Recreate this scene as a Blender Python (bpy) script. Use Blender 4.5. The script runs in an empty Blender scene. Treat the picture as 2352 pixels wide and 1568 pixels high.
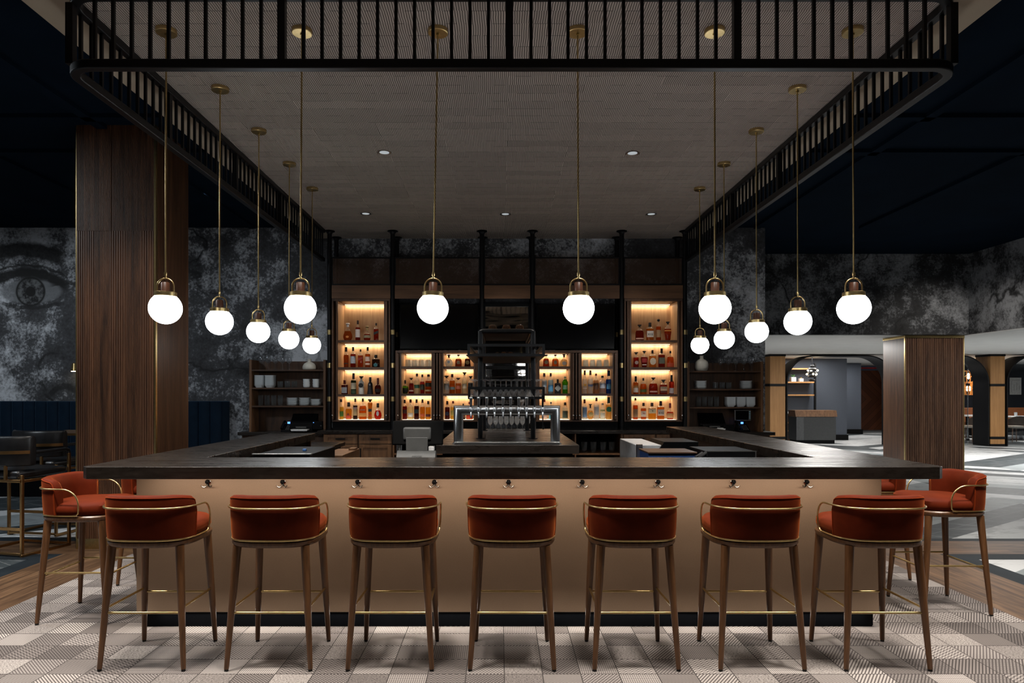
import bpy, math, random
from math import sin, cos, pi, radians as R
from mathutils import Vector
random.seed(7)
S = bpy.context.scene
COL = S.collection
# ---------------------------------------------------------------- camera, world, light, exposure
FPX = 1568.0                       # focal length in pixels (24 mm on a 36 mm frame 2352 px wide)
CX, EYE = -0.07, 1.525
cd = bpy.data.cameras.new('camera'); cam = bpy.data.objects.new('camera', cd); COL.objects.link(cam)
cam.location = (CX, 0, EYE); cam.rotation_euler = (pi/2, 0, 0)
cd.sensor_width = 36; cd.lens = 24; cd.shift_x = 27/2352; cd.shift_y = 117/2352
cd.clip_start = .05; cd.clip_end = 100
S.camera = cam
w = bpy.data.worlds.new('world'); S.world = w; w.use_nodes = True
w.node_tree.nodes['Background'].inputs[0].default_value = (.55, .7, 1, 1)
w.node_tree.nodes['Background'].inputs[1].default_value = .012
vs = S.view_settings
S.display_settings.display_device = 'sRGB'
vs.view_transform = 'Standard'; vs.look = 'None'; vs.gamma = 1; vs.use_curve_mapping = False
vs.exposure = 0.0
S.cycles.use_denoising = True
S.cycles.max_bounces = 8; S.cycles.transparent_max_bounces = 24
S.cycles.caustics_reflective = False; S.cycles.caustics_refractive = False
S.cycles.sample_clamp_indirect = 3

def light(name, kind, loc, rot, power, col=(1, 1, 1), size=(.1, .1), spot=None, blend=.6, parent=None):
    l = bpy.data.lights.new(name, kind); o = bpy.data.objects.new(name, l); COL.objects.link(o)
    o.location = loc; o.rotation_euler = rot; l.energy = power; l.color = col
    if kind == 'AREA':
        l.shape = 'RECTANGLE'; l.size, l.size_y = size
    elif kind == 'SPOT':
        l.spot_size = spot; l.spot_blend = blend; l.shadow_soft_size = size[0]
    else:
        l.shadow_soft_size = size[0]
    if parent: o.parent = parent
    return o
WARM, COOL, NEUT = (1, .62, .30), (.86, .94, 1), (1, .93, .84)
# recessed ceiling downlights over the stools and the bar (the ones over the stools are above the frame)
for i, x in enumerate((-3.6, -2.2, -.75, .75, 2.2, 3.6)):
    light('downlight_lamp', 'SPOT', (x, 3.42, 3.93), (R(12), 0, 0), 560, NEUT, (.22,), R(82), 1)
for x, y in ((-3.55, 5.6), (-3.55, 7.2), (3.55, 5.6), (3.55, 7.2)):
    light('downlight_lamp', 'SPOT', (x, y, 4.1), (0, 0, 0), 210, NEUT, (.05,), R(95), 1)
DOWN = [(-1.245, 6.92), (1.275, 6.94), (-1.9, 9.29), (.0, 9.31), (1.99, 9.31)]
for x, y in DOWN:
    light('downlight_lamp', 'SPOT', (x, y, 3.93), (0, 0, 0), 170, NEUT, (.06,), R(100), 1)
# LED strip under the front overhang of the bar top
light('bar_led', 'AREA', (0, 4.22, .985), (R(24), 0, 0), 8, (1, .84, .68), (4.7, .02))
light('toe_kick_fill', 'AREA', (0, 4.432, .098), (R(-38), 0, 0), 5, NEUT, (4.6, .012))  # added strip light, brightens the floor along the kick plate
light('bar_led', 'AREA', (-2.53, 6.0, .985), (0, R(-12), 0), 5, (1, .84, .68), (.02, 3))
light('bar_led', 'AREA', (2.53, 6.5, .985), (0, R(12), 0), 6, (1, .84, .68), (.02, 4))
# lights for the low room on the right and the lounge on the left
for x, y, p in ((7, 15, 150), (11, 15, 150), (15, 15, 150), (10.5, 10, 60), (9.6, 20.8, 60), (12.2, 24, 45), (17, 22, 80), (20, 17, 120), (10.5, 6, 28)):
    light('ceiling_fill', 'AREA', (x, y, 2.58), (0, 0, 0), p, (1, .97, .93), (1.2, 1.2))  # added area lights without fixtures, filling the low room
for x, y, p in ((-6.5, 10.0, 60), (-8.5, 10.0, 60), (-3.9, 10.0, 30)):
    light('wash_spot', 'SPOT', (x, y-1.2, 4.08), (R(38), 0, 0), p, COOL, (.06,), R(110), 1)
light('wash_spot', 'SPOT', (8.0, 10.6, 4.08), (R(44), 0, 0), 170, NEUT, (.08,), R(75), 1)  # added spot brightening the front of the right pillar
light('ceiling_fill', 'AREA', (-6.2, 5.2, 4.1), (0, 0, 0), 110, COOL, (1, 1))  # unseen area light filling the lounge

# ---------------------------------------------------------------- mesh helpers
def X(px, D): return CX + (px - 1149)/FPX*D      # photo column at a distance D -> place in the room
def Z(py, D): return EYE + (901 - py)/FPX*D
class MB:
    def __init__(s): s.v = []; s.f = []; s.m = []
    def face(s, *ix, m=0): s.f.append(ix); s.m.append(m)
    def box(s, x0, x1, y0, y1, z0, z1, m=0):
        b = len(s.v)
        s.v += [(x, y, z) for z in (z0, z1) for y in (y0, y1) for x in (x0, x1)]
        for q in ((0, 2, 3, 1), (4, 5, 7, 6), (0, 1, 5, 4), (2, 6, 7, 3), (0, 4, 6, 2), (1, 3, 7, 5)):
            s.face(*(b+i for i in q), m=m)
        return s
    def prism(s, pts, lo, hi, axis='z', m=0):       # 2D outline pushed along an axis
        n = len(pts); b = len(s.v)
        for t in (lo, hi):
            for p, q in pts:
                s.v.append({'z': (p, q, t), 'y': (p, t, q), 'x': (t, p, q)}[axis])
        s.face(*range(b+n-1, b-1, -1), m=m); s.face(*range(b+n, b+2*n), m=m)
        for i in range(n):
            j = (i+1) % n
            s.face(b+i, b+j, b+n+j, b+n+i, m=m)
        return s
    def rings(s, rings, close=False, cap=True, m=0):  # list of equal closed loops
        n = len(rings[0]); b = len(s.v)
        for r in rings: s.v += [tuple(p) for p in r]
        k = len(rings)
        for a in range(k if close else k-1):
            c = (a+1) % k
            for i in range(n):
                j = (i+1) % n
                s.face(b+a*n+i, b+a*n+j, b+c*n+j, b+c*n+i, m=m)
        if cap and not close:
            s.face(*(b+i for i in range(n-1, -1, -1)), m=m)
            s.face(*(b+(k-1)*n+i for i in range(n)), m=m)
        return s
    def lathe(s, prof, c=(0, 0, 0), n=20, m=0, cap=True, sx=1, sy=1):
        s.rings([[(c[0]+r*sx*cos(2*pi*i/n), c[1]+r*sy*sin(2*pi*i/n), c[2]+z) for i in range(n)] for r, z in prof], cap=cap, m=m)
        return s
    def tube(s, path, r, n=10, close=False, m=0, cap=True):
        path = [Vector(p) for p in path]; k = len(path); rr = r if isinstance(r, (list, tuple)) else [r]*k
        rings = []; up = None
        for i, p in enumerate(path):
            a = path[(i-1) % k] if (close or i > 0) else p
            b = path[(i+1) % k] if (close or i < k-1) else p
            t = (b-a).normalized()
            if up is None:
                up = Vector((0, 0, 1)) if abs(t.z) < .9 else Vector((0, 1, 0))
            u = (up - t*up.dot(t)).normalized(); v = t.cross(u); up = u
            rings.append([p + u*rr[i]*cos(2*pi*j/n) + v*rr[i]*sin(2*pi*j/n) for j in range(n)])
        s.rings(rings, close=close, cap=cap, m=m)
        return s
    def cyl(s, c, r, z0, z1, n=20, m=0): return s.lathe([(r, z0), (r, z1)], (c[0], c[1], 0), n, m)
    def bar(s, p, q, w, m=0):                        # square bar between two points
        p, q = Vector(p), Vector(q); t = (q-p).normalized()
        up = Vector((0, 0, 1)) if abs(t.z) < .9 else Vector((0, 1, 0))
        u = (up - t*up.dot(t)).normalized(); v = t.cross(u); h = w/2
        return s.rings([[x + u*a*h + v*b*h for a, b in ((-1, -1), (1, -1), (1, 1), (-1, 1))] for x in (p, q)], m=m)
    def build(s, name, mat, parent=None, bevel=0, smooth=40, seg=2):
        me = bpy.data.meshes.new(name)
        off = Vector((0, 0, 0)); q = parent
        if parent is not None and not parent.get('_local'):
            while q is not None: off += q.location; q = q.parent
        me.from_pydata([(x-off.x, y-off.y, z-off.z) for x, y, z in s.v], [], s.f)
        for mm in (mat if isinstance(mat, (list, tuple)) else [mat]): me.materials.append(mm)
        me.polygons.foreach_set('material_index', s.m)
        me.update(); me.validate()
        import bmesh
        bm = bmesh.new(); bm.from_mesh(me)
        bmesh.ops.recalc_face_normals(bm, faces=bm.faces); bm.to_mesh(me); bm.free()
        if smooth:
            me.shade_smooth(); me.set_sharp_from_angle(angle=R(smooth))
        o = bpy.data.objects.new(name, me); COL.objects.link(o)
        if parent is not None:
            o.parent = parent
            if parent.get('_local'): o['_local'] = 1
        if bevel:
            md = o.modifiers.new('bevel', 'BEVEL'); md.width = bevel; md.segments = seg; md.limit_method = 'ANGLE'; md.angle_limit = R(40)
        return o
def B(name, mat, parent, *boxes, bevel=0, m=None):
    mb = MB()
    for b in boxes: mb.box(*b)
    return mb.build(name, mat, parent, bevel)
def tag(o, label, cat, group=None, kind=None):
    o['label'] = label; o['category'] = cat
    if group: o['group'] = group
    if kind: o['kind'] = kind
    return o
def thing(name, label, cat, loc=(0, 0, 0), group=None, local=False, rz=0, kind=None):
    o = bpy.data.objects.new(name, None); COL.objects.link(o); o.empty_display_size = .1
    o.location = loc; o.rotation_euler = (0, 0, rz)
    if local: o['_local'] = 1
    return tag(o, label, cat, group, kind)
def struct(o, label=None):
    o['kind'] = 'structure'
    if label: o['label'] = label
    return o
def copy_tree(o, parent=None):
    c = o.copy(); COL.objects.link(c); c.parent = parent
    for ch in list(o.children):
        if ch.type != 'LIGHT': copy_tree(ch, c)
    return c
def dup(o, loc, label, rz=0, group=None, rot=None):
    c = copy_tree(o); c.location = loc; c.rotation_euler = rot or (0, 0, rz); c['label'] = label
    if group: c['group'] = group
    return c
def text(name, body, size, mat, parent, loc, rot=(pi/2, 0, 0), depth=.0004, align='CENTER'):
    cu = bpy.data.curves.new(name, 'FONT'); cu.body = body; cu.size = size; cu.extrude = depth
    cu.align_x = align; cu.align_y = 'CENTER'
    t = bpy.data.objects.new(name, cu); me = bpy.data.meshes.new_from_object(t)
    bpy.data.objects.remove(t)
    me.materials.clear(); me.materials.append(mat)
    o = bpy.data.objects.new(name, me); COL.objects.link(o); o.parent = parent
    off = Vector((0, 0, 0)); q = parent
    if parent is not None and not parent.get('_local'):
        while q is not None: off += q.location; q = q.parent
    o.location = Vector(loc)-off; o.rotation_euler = rot
    return o
ORD = ['first', 'second', 'third', 'fourth', 'fifth', 'sixth', 'seventh', 'eighth', 'ninth', 'tenth', 'eleventh', 'twelfth']
# ---------------------------------------------------------------- materials
class NM:
    def __init__(s, name):
        s.mat = bpy.data.materials.new(name); s.mat.use_nodes = True
        s.nt = s.mat.node_tree; s.nt.nodes.clear()
        s.out = s.nt.nodes.new('ShaderNodeOutputMaterial')
        s._tc = None
    def nd(s, t, ins=None, **pr):
        n = s.nt.nodes.new(t)
        for k, v in pr.items(): setattr(n, k, v)
        for k, v in (ins or {}).items(): s.put(n.inputs[k], v)
        return n
    def put(s, sock, v):
        if hasattr(v, 'is_output'): s.nt.links.new(v, sock)
        elif isinstance(v, (tuple, list)):
            sock.default_value = (*v, 1) if len(v) == 3 and sock.type == 'RGBA' else v
        else: sock.default_value = v
    def m(s, op, a, b=None, c=None, clamp=False):
        n = s.nt.nodes.new('ShaderNodeMath'); n.operation = op; n.use_clamp = clamp
        for i, v in enumerate((a, b, c)):
            if v is not None: s.put(n.inputs[i], v)
        return n.outputs[0]
    def obj(s):
        if not s._tc: s._tc = s.nt.nodes.new('ShaderNodeTexCoord')
        return s._tc.outputs['Object']
    def pos(s):
        return s.nt.nodes.new('ShaderNodeNewGeometry').outputs['Position']
    def sep(s, v):
        n = s.nd('ShaderNodeSeparateXYZ', {0: v}); return n.outputs[0], n.outputs[1], n.outputs[2]
    def comb(s, x, y, z): return s.nd('ShaderNodeCombineXYZ', {0: x, 1: y, 2: z}).outputs[0]
    def map(s, v, sc, loc=(0, 0, 0), rot=(0, 0, 0)):
        return s.nd('ShaderNodeMapping', {'Vector': v, 'Scale': sc, 'Location': loc, 'Rotation': rot}).outputs[0]
    def noise(s, v, scale, detail=3, rough=.5, dist=0):
        return s.nd('ShaderNodeTexNoise', {'Vector': v, 'Scale': scale, 'Detail': detail, 'Roughness': rough, 'Distortion': dist}).outputs[0]
    def white(s, v): return s.nd('ShaderNodeTexWhiteNoise', {'Vector': v}).outputs[0]
    def ramp(s, f, *stops):
        n = s.nt.nodes.new('ShaderNodeValToRGB'); s.put(n.inputs[0], f)
        e = n.color_ramp.elements
        while len(e) < len(stops): e.new(.5)
        for el, (p, c) in zip(e, stops):
            el.position = p; el.color = (*c, 1) if not isinstance(c, (int, float)) else (c, c, c, 1)
        return n.outputs[0]
    def mix(s, f, a, b, blend='MIX'):
        n = s.nt.nodes.new('ShaderNodeMix'); n.data_type = 'RGBA'; n.blend_type = blend
        s.put(n.inputs[0], f); s.put(n.inputs[6], a); s.put(n.inputs[7], b); return n.outputs[2]
    def sstep(s, v, lo, hi):
        n = s.nd('ShaderNodeMapRange', {0: v, 1: lo, 2: hi, 3: 0.0, 4: 1.0}); n.interpolation_type = 'SMOOTHSTEP'; return n.outputs[0]
    def bump(s, h, st=.3, d=.01): return s.nd('ShaderNodeBump', {'Height': h, 'Strength': st, 'Distance': d}).outputs[0]
    def pbr(s, col, rough=.5, metal=0, nrm=None, **kw):
        n = s.nd('ShaderNodeBsdfPrincipled', {'Base Color': col, 'Roughness': rough, 'Metallic': metal})
        for k, v in kw.items(): s.put(n.inputs[k.replace('_', ' ')], v)
        if nrm is not None: s.put(n.inputs['Normal'], nrm)
        s.nt.links.new(n.outputs[0], s.out.inputs[0]); return s.mat
def plain(name, col, rough=.5, metal=0, var=.12, scale=18, **kw):
    a = NM(name); f = a.noise(a.obj(), scale, 3)
    c = a.ramp(f, (.3, tuple(x*(1-var) for x in col)), (.7, tuple(min(1, x*(1+var)) for x in col)))
    return a.pbr(c, rough, metal, **kw)
def emit(name, col, st):
    a = NM(name); f = a.noise(a.obj(), 3, 1); c = a.ramp(f, (.3, tuple(x*.99 for x in col)), (.7, col))
    e = a.nd('ShaderNodeEmission', {0: c, 1: st}); a.nt.links.new(e.outputs[0], a.out.inputs[0]); return a.mat
def wood(name, c1, c2, axis='z', rough=.45, scale=1, plank=0, pax='x'):
    a = NM(name); v = a.obj(); sc = [14*scale]*3; sc['xyz'.index(axis)] = .9*scale
    off = v
    if plank:
        ax = a.sep(v); k = a.m('FLOOR', a.m('DIVIDE', ax['xyz'.index(pax)], plank))
        r = a.white(a.comb(k, 0, 0)); off = a.nd('ShaderNodeVectorMath', {0: v, 1: a.comb(a.m('MULTIPLY', r, 7), a.m('MULTIPLY', r, 5), a.m('MULTIPLY', r, 9))}).outputs[0]
    f = a.noise(a.map(off, sc), 1.6, 5, .6, .6)
    g = a.noise(a.map(off, [x*5 for x in sc]), 2, 3, .6)
    f = a.m('ADD', a.m('MULTIPLY', f, .75), a.m('MULTIPLY', g, .25))
    c = a.ramp(f, (.34, c1), (.66, c2))
    if plank:
        c = a.mix(a.m('MULTIPLY', r, .55), c, tuple(x*.5 for x in c1))
    return a.pbr(c, rough, 0, a.bump(f, .12, .004))
def glass(name, tint=(1, 1, 1), edge=.55, rough=.02, haze=.1):     # thin clear glass: see-through with a bright grazing rim
    a = NM(name)
    fr = a.nd('ShaderNodeLayerWeight', {'Blend': .35}).outputs['Facing']
    f = a.m('ADD', a.m('MULTIPLY', a.m('POWER', fr, 2.0), edge), .05, clamp=True)
    t = a.nd('ShaderNodeBsdfTransparent', {0: a.mix(a.noise(a.obj(), 9, 2), tuple(x*.96 for x in tint), tint)})
    g = a.nd('ShaderNodeBsdfGlossy', {0: (.9, .95, 1), 1: rough})
    mx = a.nd('ShaderNodeMixShader', {0: f, 1: t.outputs[0], 2: g.outputs[0]})
    tl = a.nd('ShaderNodeBsdfTranslucent', {0: (.9, .93, .95)}); mx = a.nd('ShaderNodeMixShader', {0: haze, 1: mx.outputs[0], 2: tl.outputs[0]})
    a.nt.links.new(mx.outputs[0], a.out.inputs[0]); return a.mat
def liquid(name, col, clear=False):                        # filled spirit bottle: coloured, glossy, lit through from behind
    a = NM(name)
    c = a.mix(a.noise(a.obj(), 30, 2), tuple(x*.8 for x in col), col)
    p = a.nd('ShaderNodeBsdfPrincipled', {'Base Color': c, 'Roughness': .06, 'IOR': 1.45})
    tl = a.nd('ShaderNodeBsdfTranslucent', {0: c}); tr = a.nd('ShaderNodeBsdfTransparent', {0: tuple(min(1, x**.55) for x in col)})
    m1 = a.nd('ShaderNodeMixShader', {0: .72, 1: tl.outputs[0], 2: tr.outputs[0]})
    m2 = a.nd('ShaderNodeMixShader', {0: .85 if clear else .82, 1: p.outputs[0], 2: m1.outputs[0]})
    a.nt.links.new(m2.outputs[0], a.out.inputs[0]); return a.mat

BLACK = plain('black_metal', (.008, .008, .009), .42, .6)
BLACKP = plain('black_plastic', (.0035, .0035, .004), .5, Specular_IOR_Level=.1)
SCREEN = plain('screen_black', (.003, .003, .0035), .12)
BRASS = plain('brass', (.62, .46, .21), .3, 1, .1, 40)
BRONZE = plain('bronze_bar', (.42, .24, .10), .32, 1)
CHROME = plain('chrome', (.55, .56, .57), .26, 1, .03)
DCHROME = plain('dark_chrome', (.3, .28, .26), .15, 1, .05)
STEEL = plain('steel', (.5, .5, .5), .3, 1, .08)
GREYP = plain('grey_plastic', (.07, .07, .068), .55)
WHITEP = plain('white_plastic', (.62, .62, .62), .4)
CERAM = plain('white_ceramic', (.72, .76, .78), .25, 0, .04)
CREAM = plain('cream_ceramic', (.66, .64, .57), .3, 0, .04)
RUBBER = plain('rubber', (.012, .012, .012), .7)
KICK = plain('kick_dark', (.003, .004, .006), .6, Specular_IOR_Level=.1)
WHITEC = plain('white_paint', (.78, .78, .76), .8, 0, .03, 3)
BEIGE = plain('beige_paint', (.42, .35, .26), .8, 0, .05, 3)
NAVYC = plain('navy_paint', (.0045, .0105, .02), .9, 0, .15, 2, Specular_IOR_Level=.03)
WALNUT = wood('walnut', (.035, .016, .008), (.10, .046, .021))
WALNUTX = wood('walnut_across', (.035, .016, .008), (.10, .046, .021), 'x')
OAKH = wood('header_oak', (.10, .045, .018), (.20, .095, .042), 'x')
CABW = wood('cabinet_wood', (.11, .05, .02), (.24, .115, .05))
OAKIN = wood('cabinet_back_oak', (.42, .25, .125), (.62, .42, .235), 'z', .5, 1)
OAKPOST = wood('post_oak', (.30, .14, .045), (.46, .24, .085), 'z', .5, .6)
LEGW = wood('leg_wood', (.065, .027, .010), (.165, .072, .027), 'z', .35, 2)
PILLAR = wood('pillar_walnut', (.035, .014, .007), (.175, .075, .034), 'z', .48, .7, .155)
PILLARS = wood('pillar_walnut_side', (.04, .017, .009), (.155, .068, .03), 'z', .42, .7, .155, 'y')
SOCKW = wood('socket_wood', (.05, .018, .01), (.12, .045, .022), 'z', .4, 3)
PILLARLIT = wood('pillar_walnut_light', (.07, .03, .018), (.27, .135, .075), 'z', .5, .7, .155)  # lighter walnut copy, front lighting of the right pillar put into the colour
REDW = wood('red_wood', (.10, .028, .012), (.2, .06, .025), 'x', .45, .6)
MIRROR = plain('mirror', (.55, .52, .5), .03, 1, .02)
MIRROR2 = (lambda a: a.pbr(a.ramp(a.noise(a.obj(), 3), (.3, (.5, .47, .45)), (.7, (.55, .52, .5))), .04, 1,
                           a.bump(a.noise(a.map(a.obj(), (1, 1, 5)), 1.2, 1), .12, .03)))(NM('antique_mirror'))
GLASS = glass('clear_glass', edge=.9, haze=.13); GLASS2 = glass('thick_glass', (.95, .97, .97), .9, haze=.16); BTOP = glass('bottle_glass', (.96, .96, .94), .7, haze=.12); PANE = glass('pane_glass', (.97, .99, 1), .25, haze=0)
AMBERG = glass('smoked_amber_glass', (.62, .42, .26), .7)
GLOBE = emit('opal_globe', (.93, .97, 1), 17)
LED = emit('led_strip', (1, .82, .6), 1.8)
BLUELED = emit('blue_display', (.1, .3, 1), 2.5)
WARMBULB = emit('warm_bulb', (1, .8, .5), 14)
LAMPC = emit('downlight_lens', (.9, .97, 1), .45)

def velvet(name, col, sheen):
    a = NM(name); n = a.noise(a.obj(), 9, 4, .6)
    c = a.ramp(n, (.3, tuple(x*.72 for x in col)), (.7, col))
    return a.pbr(c, .65, 0, a.bump(a.noise(a.obj(), 160, 2), .06, .002), Specular_IOR_Level=.08, Sheen_Weight=.32, Sheen_Roughness=.35, Sheen_Tint=(*sheen, 1))
RUST = velvet('rust_velvet', (.115, .0145, .0035), (1, .25, .06))
RUSTP = velvet('rust_piping', (.2, .024, .004), (1, .26, .04))
NAVYV = velvet('navy_velvet', (.006, .016, .032), (.25, .45, .7))
LEATHER = plain('black_leather', (.008, .008, .009), .33, 0, .3, 30)
BROWNL = plain('brown_leather', (.09, .035, .018), .42, 0, .2, 30)

def counter(name='dark_stone', k=1):
    a = NM(name); v = a.pos()
    x, y, z = a.sep(v)
    f = a.noise(a.map(v, (1.2, 9, 6)), 1.7, 6, .62, .4)
    g = a.noise(a.map(v, (6, 40, 20)), 2.5, 3, .6)
    f = a.m('ADD', a.m('MULTIPLY', f, .7), a.m('MULTIPLY', g, .3))
    c = a.ramp(f, (.3, (.006*k, .0045*k, .0035*k)), (.55, (.016*k, .012*k, .0095*k)), (.75, (.036*k, .027*k, .021*k)))
    r = a.ramp(f, (.3, .2), (.7, .4))
    return a.pbr(c, r, 0, a.bump(f, .08, .003))
STONE = counter(); STONELIT = counter('dark_stone_lit', 2.4)  # island copy of the stone, warm cabinet glow put into its lighter brown
def cladding():
    a = NM('beige_hide_cladding'); v = a.pos()
    n = a.noise(v, 140, 3, .7); b = a.noise(v, 2.5, 3)
    c = a.mix(a.m('MULTIPLY', n, .5), a.ramp(b, (.3, (.38, .265, .18)), (.7, (.45, .32, .22))), (.21, .14, .095))
    return a.pbr(c, .5, .15, a.bump(n, .12, .002))
CLAD = cladding()
def chip():
    a = NM('brown_rough_panel'); n = a.noise(a.pos(), 55, 4, .7)
    return a.pbr(a.ramp(n, (.38, (.02, .01, .006)), (.65, (.12, .062, .038))), .7, 0, a.bump(n, .5, .01))
CHIP = chip()
def ceil_ridge():
    a = NM('ridged_ceiling_tile'); x, y, z = a.sep(a.pos())
    row = a.m('FLOOR', a.m('DIVIDE', y, .15)); col_ = a.m('FLOOR', a.m('DIVIDE', x, .6))
    r = a.white(a.comb(row, col_, 0))
    wob = a.m('MULTIPLY', a.m('SUBTRACT', a.noise(a.pos(), 5, 2), .5), .02)
    u = a.m('ADD', a.m('ADD', x, wob), a.m('MULTIPLY', r, .006))
    s = a.m('ADD', a.m('MULTIPLY', a.m('SINE', a.m('MULTIPLY', u, 2*pi/.0155)), .5), .5)
    fy = a.m('FRACT', a.m('DIVIDE', y, .15))
    joint = a.m('MULTIPLY', a.m('LESS_THAN', fy, .05), a.m('GREATER_THAN', a.noise(a.pos(), 9, 2), .5))
    c = a.mix(a.sstep(s, .25, .75), (.17, .142, .12), (.66, .575, .505))
    c = a.mix(a.m('MULTIPLY', r, .25), c, (.16, .13, .115))
    c = a.mix(a.m('MULTIPLY', joint, .6), c, (.03, .025, .022))
    return a.pbr(c, .85, 0, a.bump(s, .5, .006))
CEILR = ceil_ridge()
def mural(name='mural', eye=True, dark=1.0, speck=False):
    a = NM(name); p = a.pos(); x, y, z = a.sep(p)
    big = a.noise(a.map(p, (.5, .5, .5)), 1.1, 4, .6)
    med = a.noise(p, 3.1, 6, .68); fin = a.noise(p, 26, 5, .75)
    t = a.m('ADD', a.m('ADD', a.m('MULTIPLY', big, .5), a.m('MULTIPLY', med, .42)), a.m('MULTIPLY', fin, .27))
    lo = .535 if not speck else .56
    c = a.ramp(t, (lo-.10, (.008*dark, .0065*dark, .007*dark)), (lo+.04, (.06*dark, .062*dark, .068*dark)), (lo+.15, (.62*dark, .64*dark, .68*dark)))
    # dark cracks
    vv = a.nd('ShaderNodeVectorMath', {0: p, 1: a.nd('ShaderNodeTexNoise', {'Vector': p, 'Scale': 1.6, 'Detail': 4}).outputs[1]}).outputs[0]
    vo = a.nd('ShaderNodeTexVoronoi', {'Vector': vv, 'Scale': .55}, feature='DISTANCE_TO_EDGE').outputs[0]
    crack = a.m('MULTIPLY', a.m('SUBTRACT', 1, a.sstep(vo, .002, .024)), a.sstep(a.noise(p, .9, 2), .44, .56))
    if not speck: c = a.mix(a.m('MULTIPLY', crack, .85), c, (.004, .004, .0045))
    if speck:
        sp = a.noise(p, 17, 6, .8); c = a.mix(a.m('MULTIPLY', a.sstep(sp, .54, .6), a.sstep(big, .4, .6)), c, (.5, .51, .53))
    if eye:
        ex, ez = -7.50, 3.12
        dx = a.m('SUBTRACT', x, ex); dz = a.m('SUBTRACT', z, ez)
        n1 = a.m('MULTIPLY', a.m('SUBTRACT', a.noise(p, 7, 4), .5), .10)
        def arc(x0, z0, k, w, l, r_):     # curved dark stroke
            ddx = a.m('SUBTRACT', dx, x0)
            zz = a.m('ADD', a.m('SUBTRACT', a.m('SUBTRACT', dz, z0), a.m('MULTIPLY', a.m('MULTIPLY', ddx, ddx), k)), n1)
            band = a.m('SUBTRACT', 1, a.sstep(a.m('ABSOLUTE', zz), w*.5, w))
            return a.m('MULTIPLY', band, a.m('MULTIPLY', a.sstep(dx, l-.1, l+.05), a.m('SUBTRACT', 1, a.sstep(dx, r_-.12, r_+.04))))
        white_ = a.m('MULTIPLY', a.m('SUBTRACT', 1, a.sstep(a.m('ADD', a.m('POWER', a.m('DIVIDE', dx, .52), 2), a.m('POWER', a.m('DIVIDE', dz, .2), 2)), .7, 1.05)), 1)
        c = a.mix(a.m('MULTIPLY', white_, .8), c, a.mix(fin, (.12, .125, .13), (.24, .25, .27)))
        rr = a.m('SQRT', a.m('ADD', a.m('MULTIPLY', dx, dx), a.m('MULTIPLY', dz, dz)))
        iris = a.m('SUBTRACT', 1, a.sstep(rr, .22, .25))
        icol = a.ramp(a.noise(p, 13, 4, .7), (.42, (.006, .006, .007)), (.62, (.13, .135, .14)))
        icol = a.mix(a.m('SUBTRACT', 1, a.sstep(rr, .07, .09)), icol, (.002, .002, .002))
        icol = a.mix(a.sstep(rr, .19, .22), icol, (.004, .004, .004))
        c = a.mix(iris, c, icol)
        for st, k in ((arc(-.05, .30, -.55, .10, -.62, .62), .96), (arc(-.15, .66, -.35, .17, -.9, .55), .95), (arc(0, -.26, .35, .04, -.45, .55), .7),
                      (arc(-.05, .42, -.5, .025, -.5, .6), .8), (arc(.52, .14, -.9, .05, .35, .9), .8), (arc(.55, -1.5, -2.2, .07, .3, .75), .7)):
            c = a.mix(a.m('MULTIPLY', st, k), c, (.005, .005, .0055))
    return a.pbr(c, .75)
MURAL = mural(); MURALD = mural('mural_dark', False, .5); MURALS = mural('mural_speckled', False, 1.1, True)
def carpet():
    a = NM('carpet_tiles'); x, y, z = a.sep(a.pos()); T = .207
    u = a.m('DIVIDE', a.m('ADD', x, .048), T); v = a.m('DIVIDE', a.m('SUBTRACT', y, 4.32), T)
    iu, iv = a.m('FLOOR', u), a.m('FLOOR', v); fu, fv = a.m('FRACT', u), a.m('FRACT', v)
    r = a.white(a.comb(iu, iv, 3)); r2 = a.white(a.comb(iu, iv, 11))
    def band(e, n, th=0.0): return a.sstep(a.m('SINE', a.m('MULTIPLY', e, 2*pi*n)), th-.25, th+.25)
    d1 = band(a.m('ADD', fu, a.m('MULTIPLY', fv, 1.0)), 11, -.2)
    d2 = band(a.m('SUBTRACT', fu, a.m('MULTIPLY', fv, .7)), 11, -.2)
    zig = a.m('ABSOLUTE', a.m('SUBTRACT', a.m('FRACT', a.m('MULTIPLY', fu, 6)), .5))
    d3 = band(a.m('ADD', fv, a.m('MULTIPLY', zig, .16)), 9, 0)
    ck = a.m('MULTIPLY', a.m('SINE', a.m('MULTIPLY', a.m('ADD', fu, fv), 2*pi*9)), a.m('SINE', a.m('MULTIPLY', a.m('SUBTRACT', fu, fv), 2*pi*9)))
    d4 = a.sstep(ck, -.35, .1)
    nz = a.noise(a.map(a.pos(), (90, 260, 1)), 1, 3, .7); d5 = a.sstep(nz, .40, .55)
    lat = a.m('MULTIPLY', d1, d2)
    def pick(lo, val, prev): return a.mix(a.m('GREATER_THAN', r, lo), prev, val)
    p = pick(.16, d2, d1); p = pick(.30, d3, p); p = pick(.46, d4, p); p = pick(.64, d5, p); p = pick(.82, lat, p)
    base = a.mix(r2, (.21, .18, .168), (.54, .49, .455))
    drk = a.mix(r2, (.04, .032, .030), (.10, .083, .08))
    wv = a.noise(a.pos(), 420, 2); base = a.mix(a.m('MULTIPLY', wv, .35), base, drk)
    c = a.mix(p, drk, base)
    ln = a.m('MINIMUM', a.m('MINIMUM', fu, fv), a.m('MINIMUM', a.m('SUBTRACT', 1, fu), a.m('SUBTRACT', 1, fv)))
    c = a.mix(a.m('LESS_THAN', ln, .013), c, (.035, .028, .026))
    return a.pbr(c, .95, 0, a.bump(p, .25, .004))
CARPET = carpet()
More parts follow.
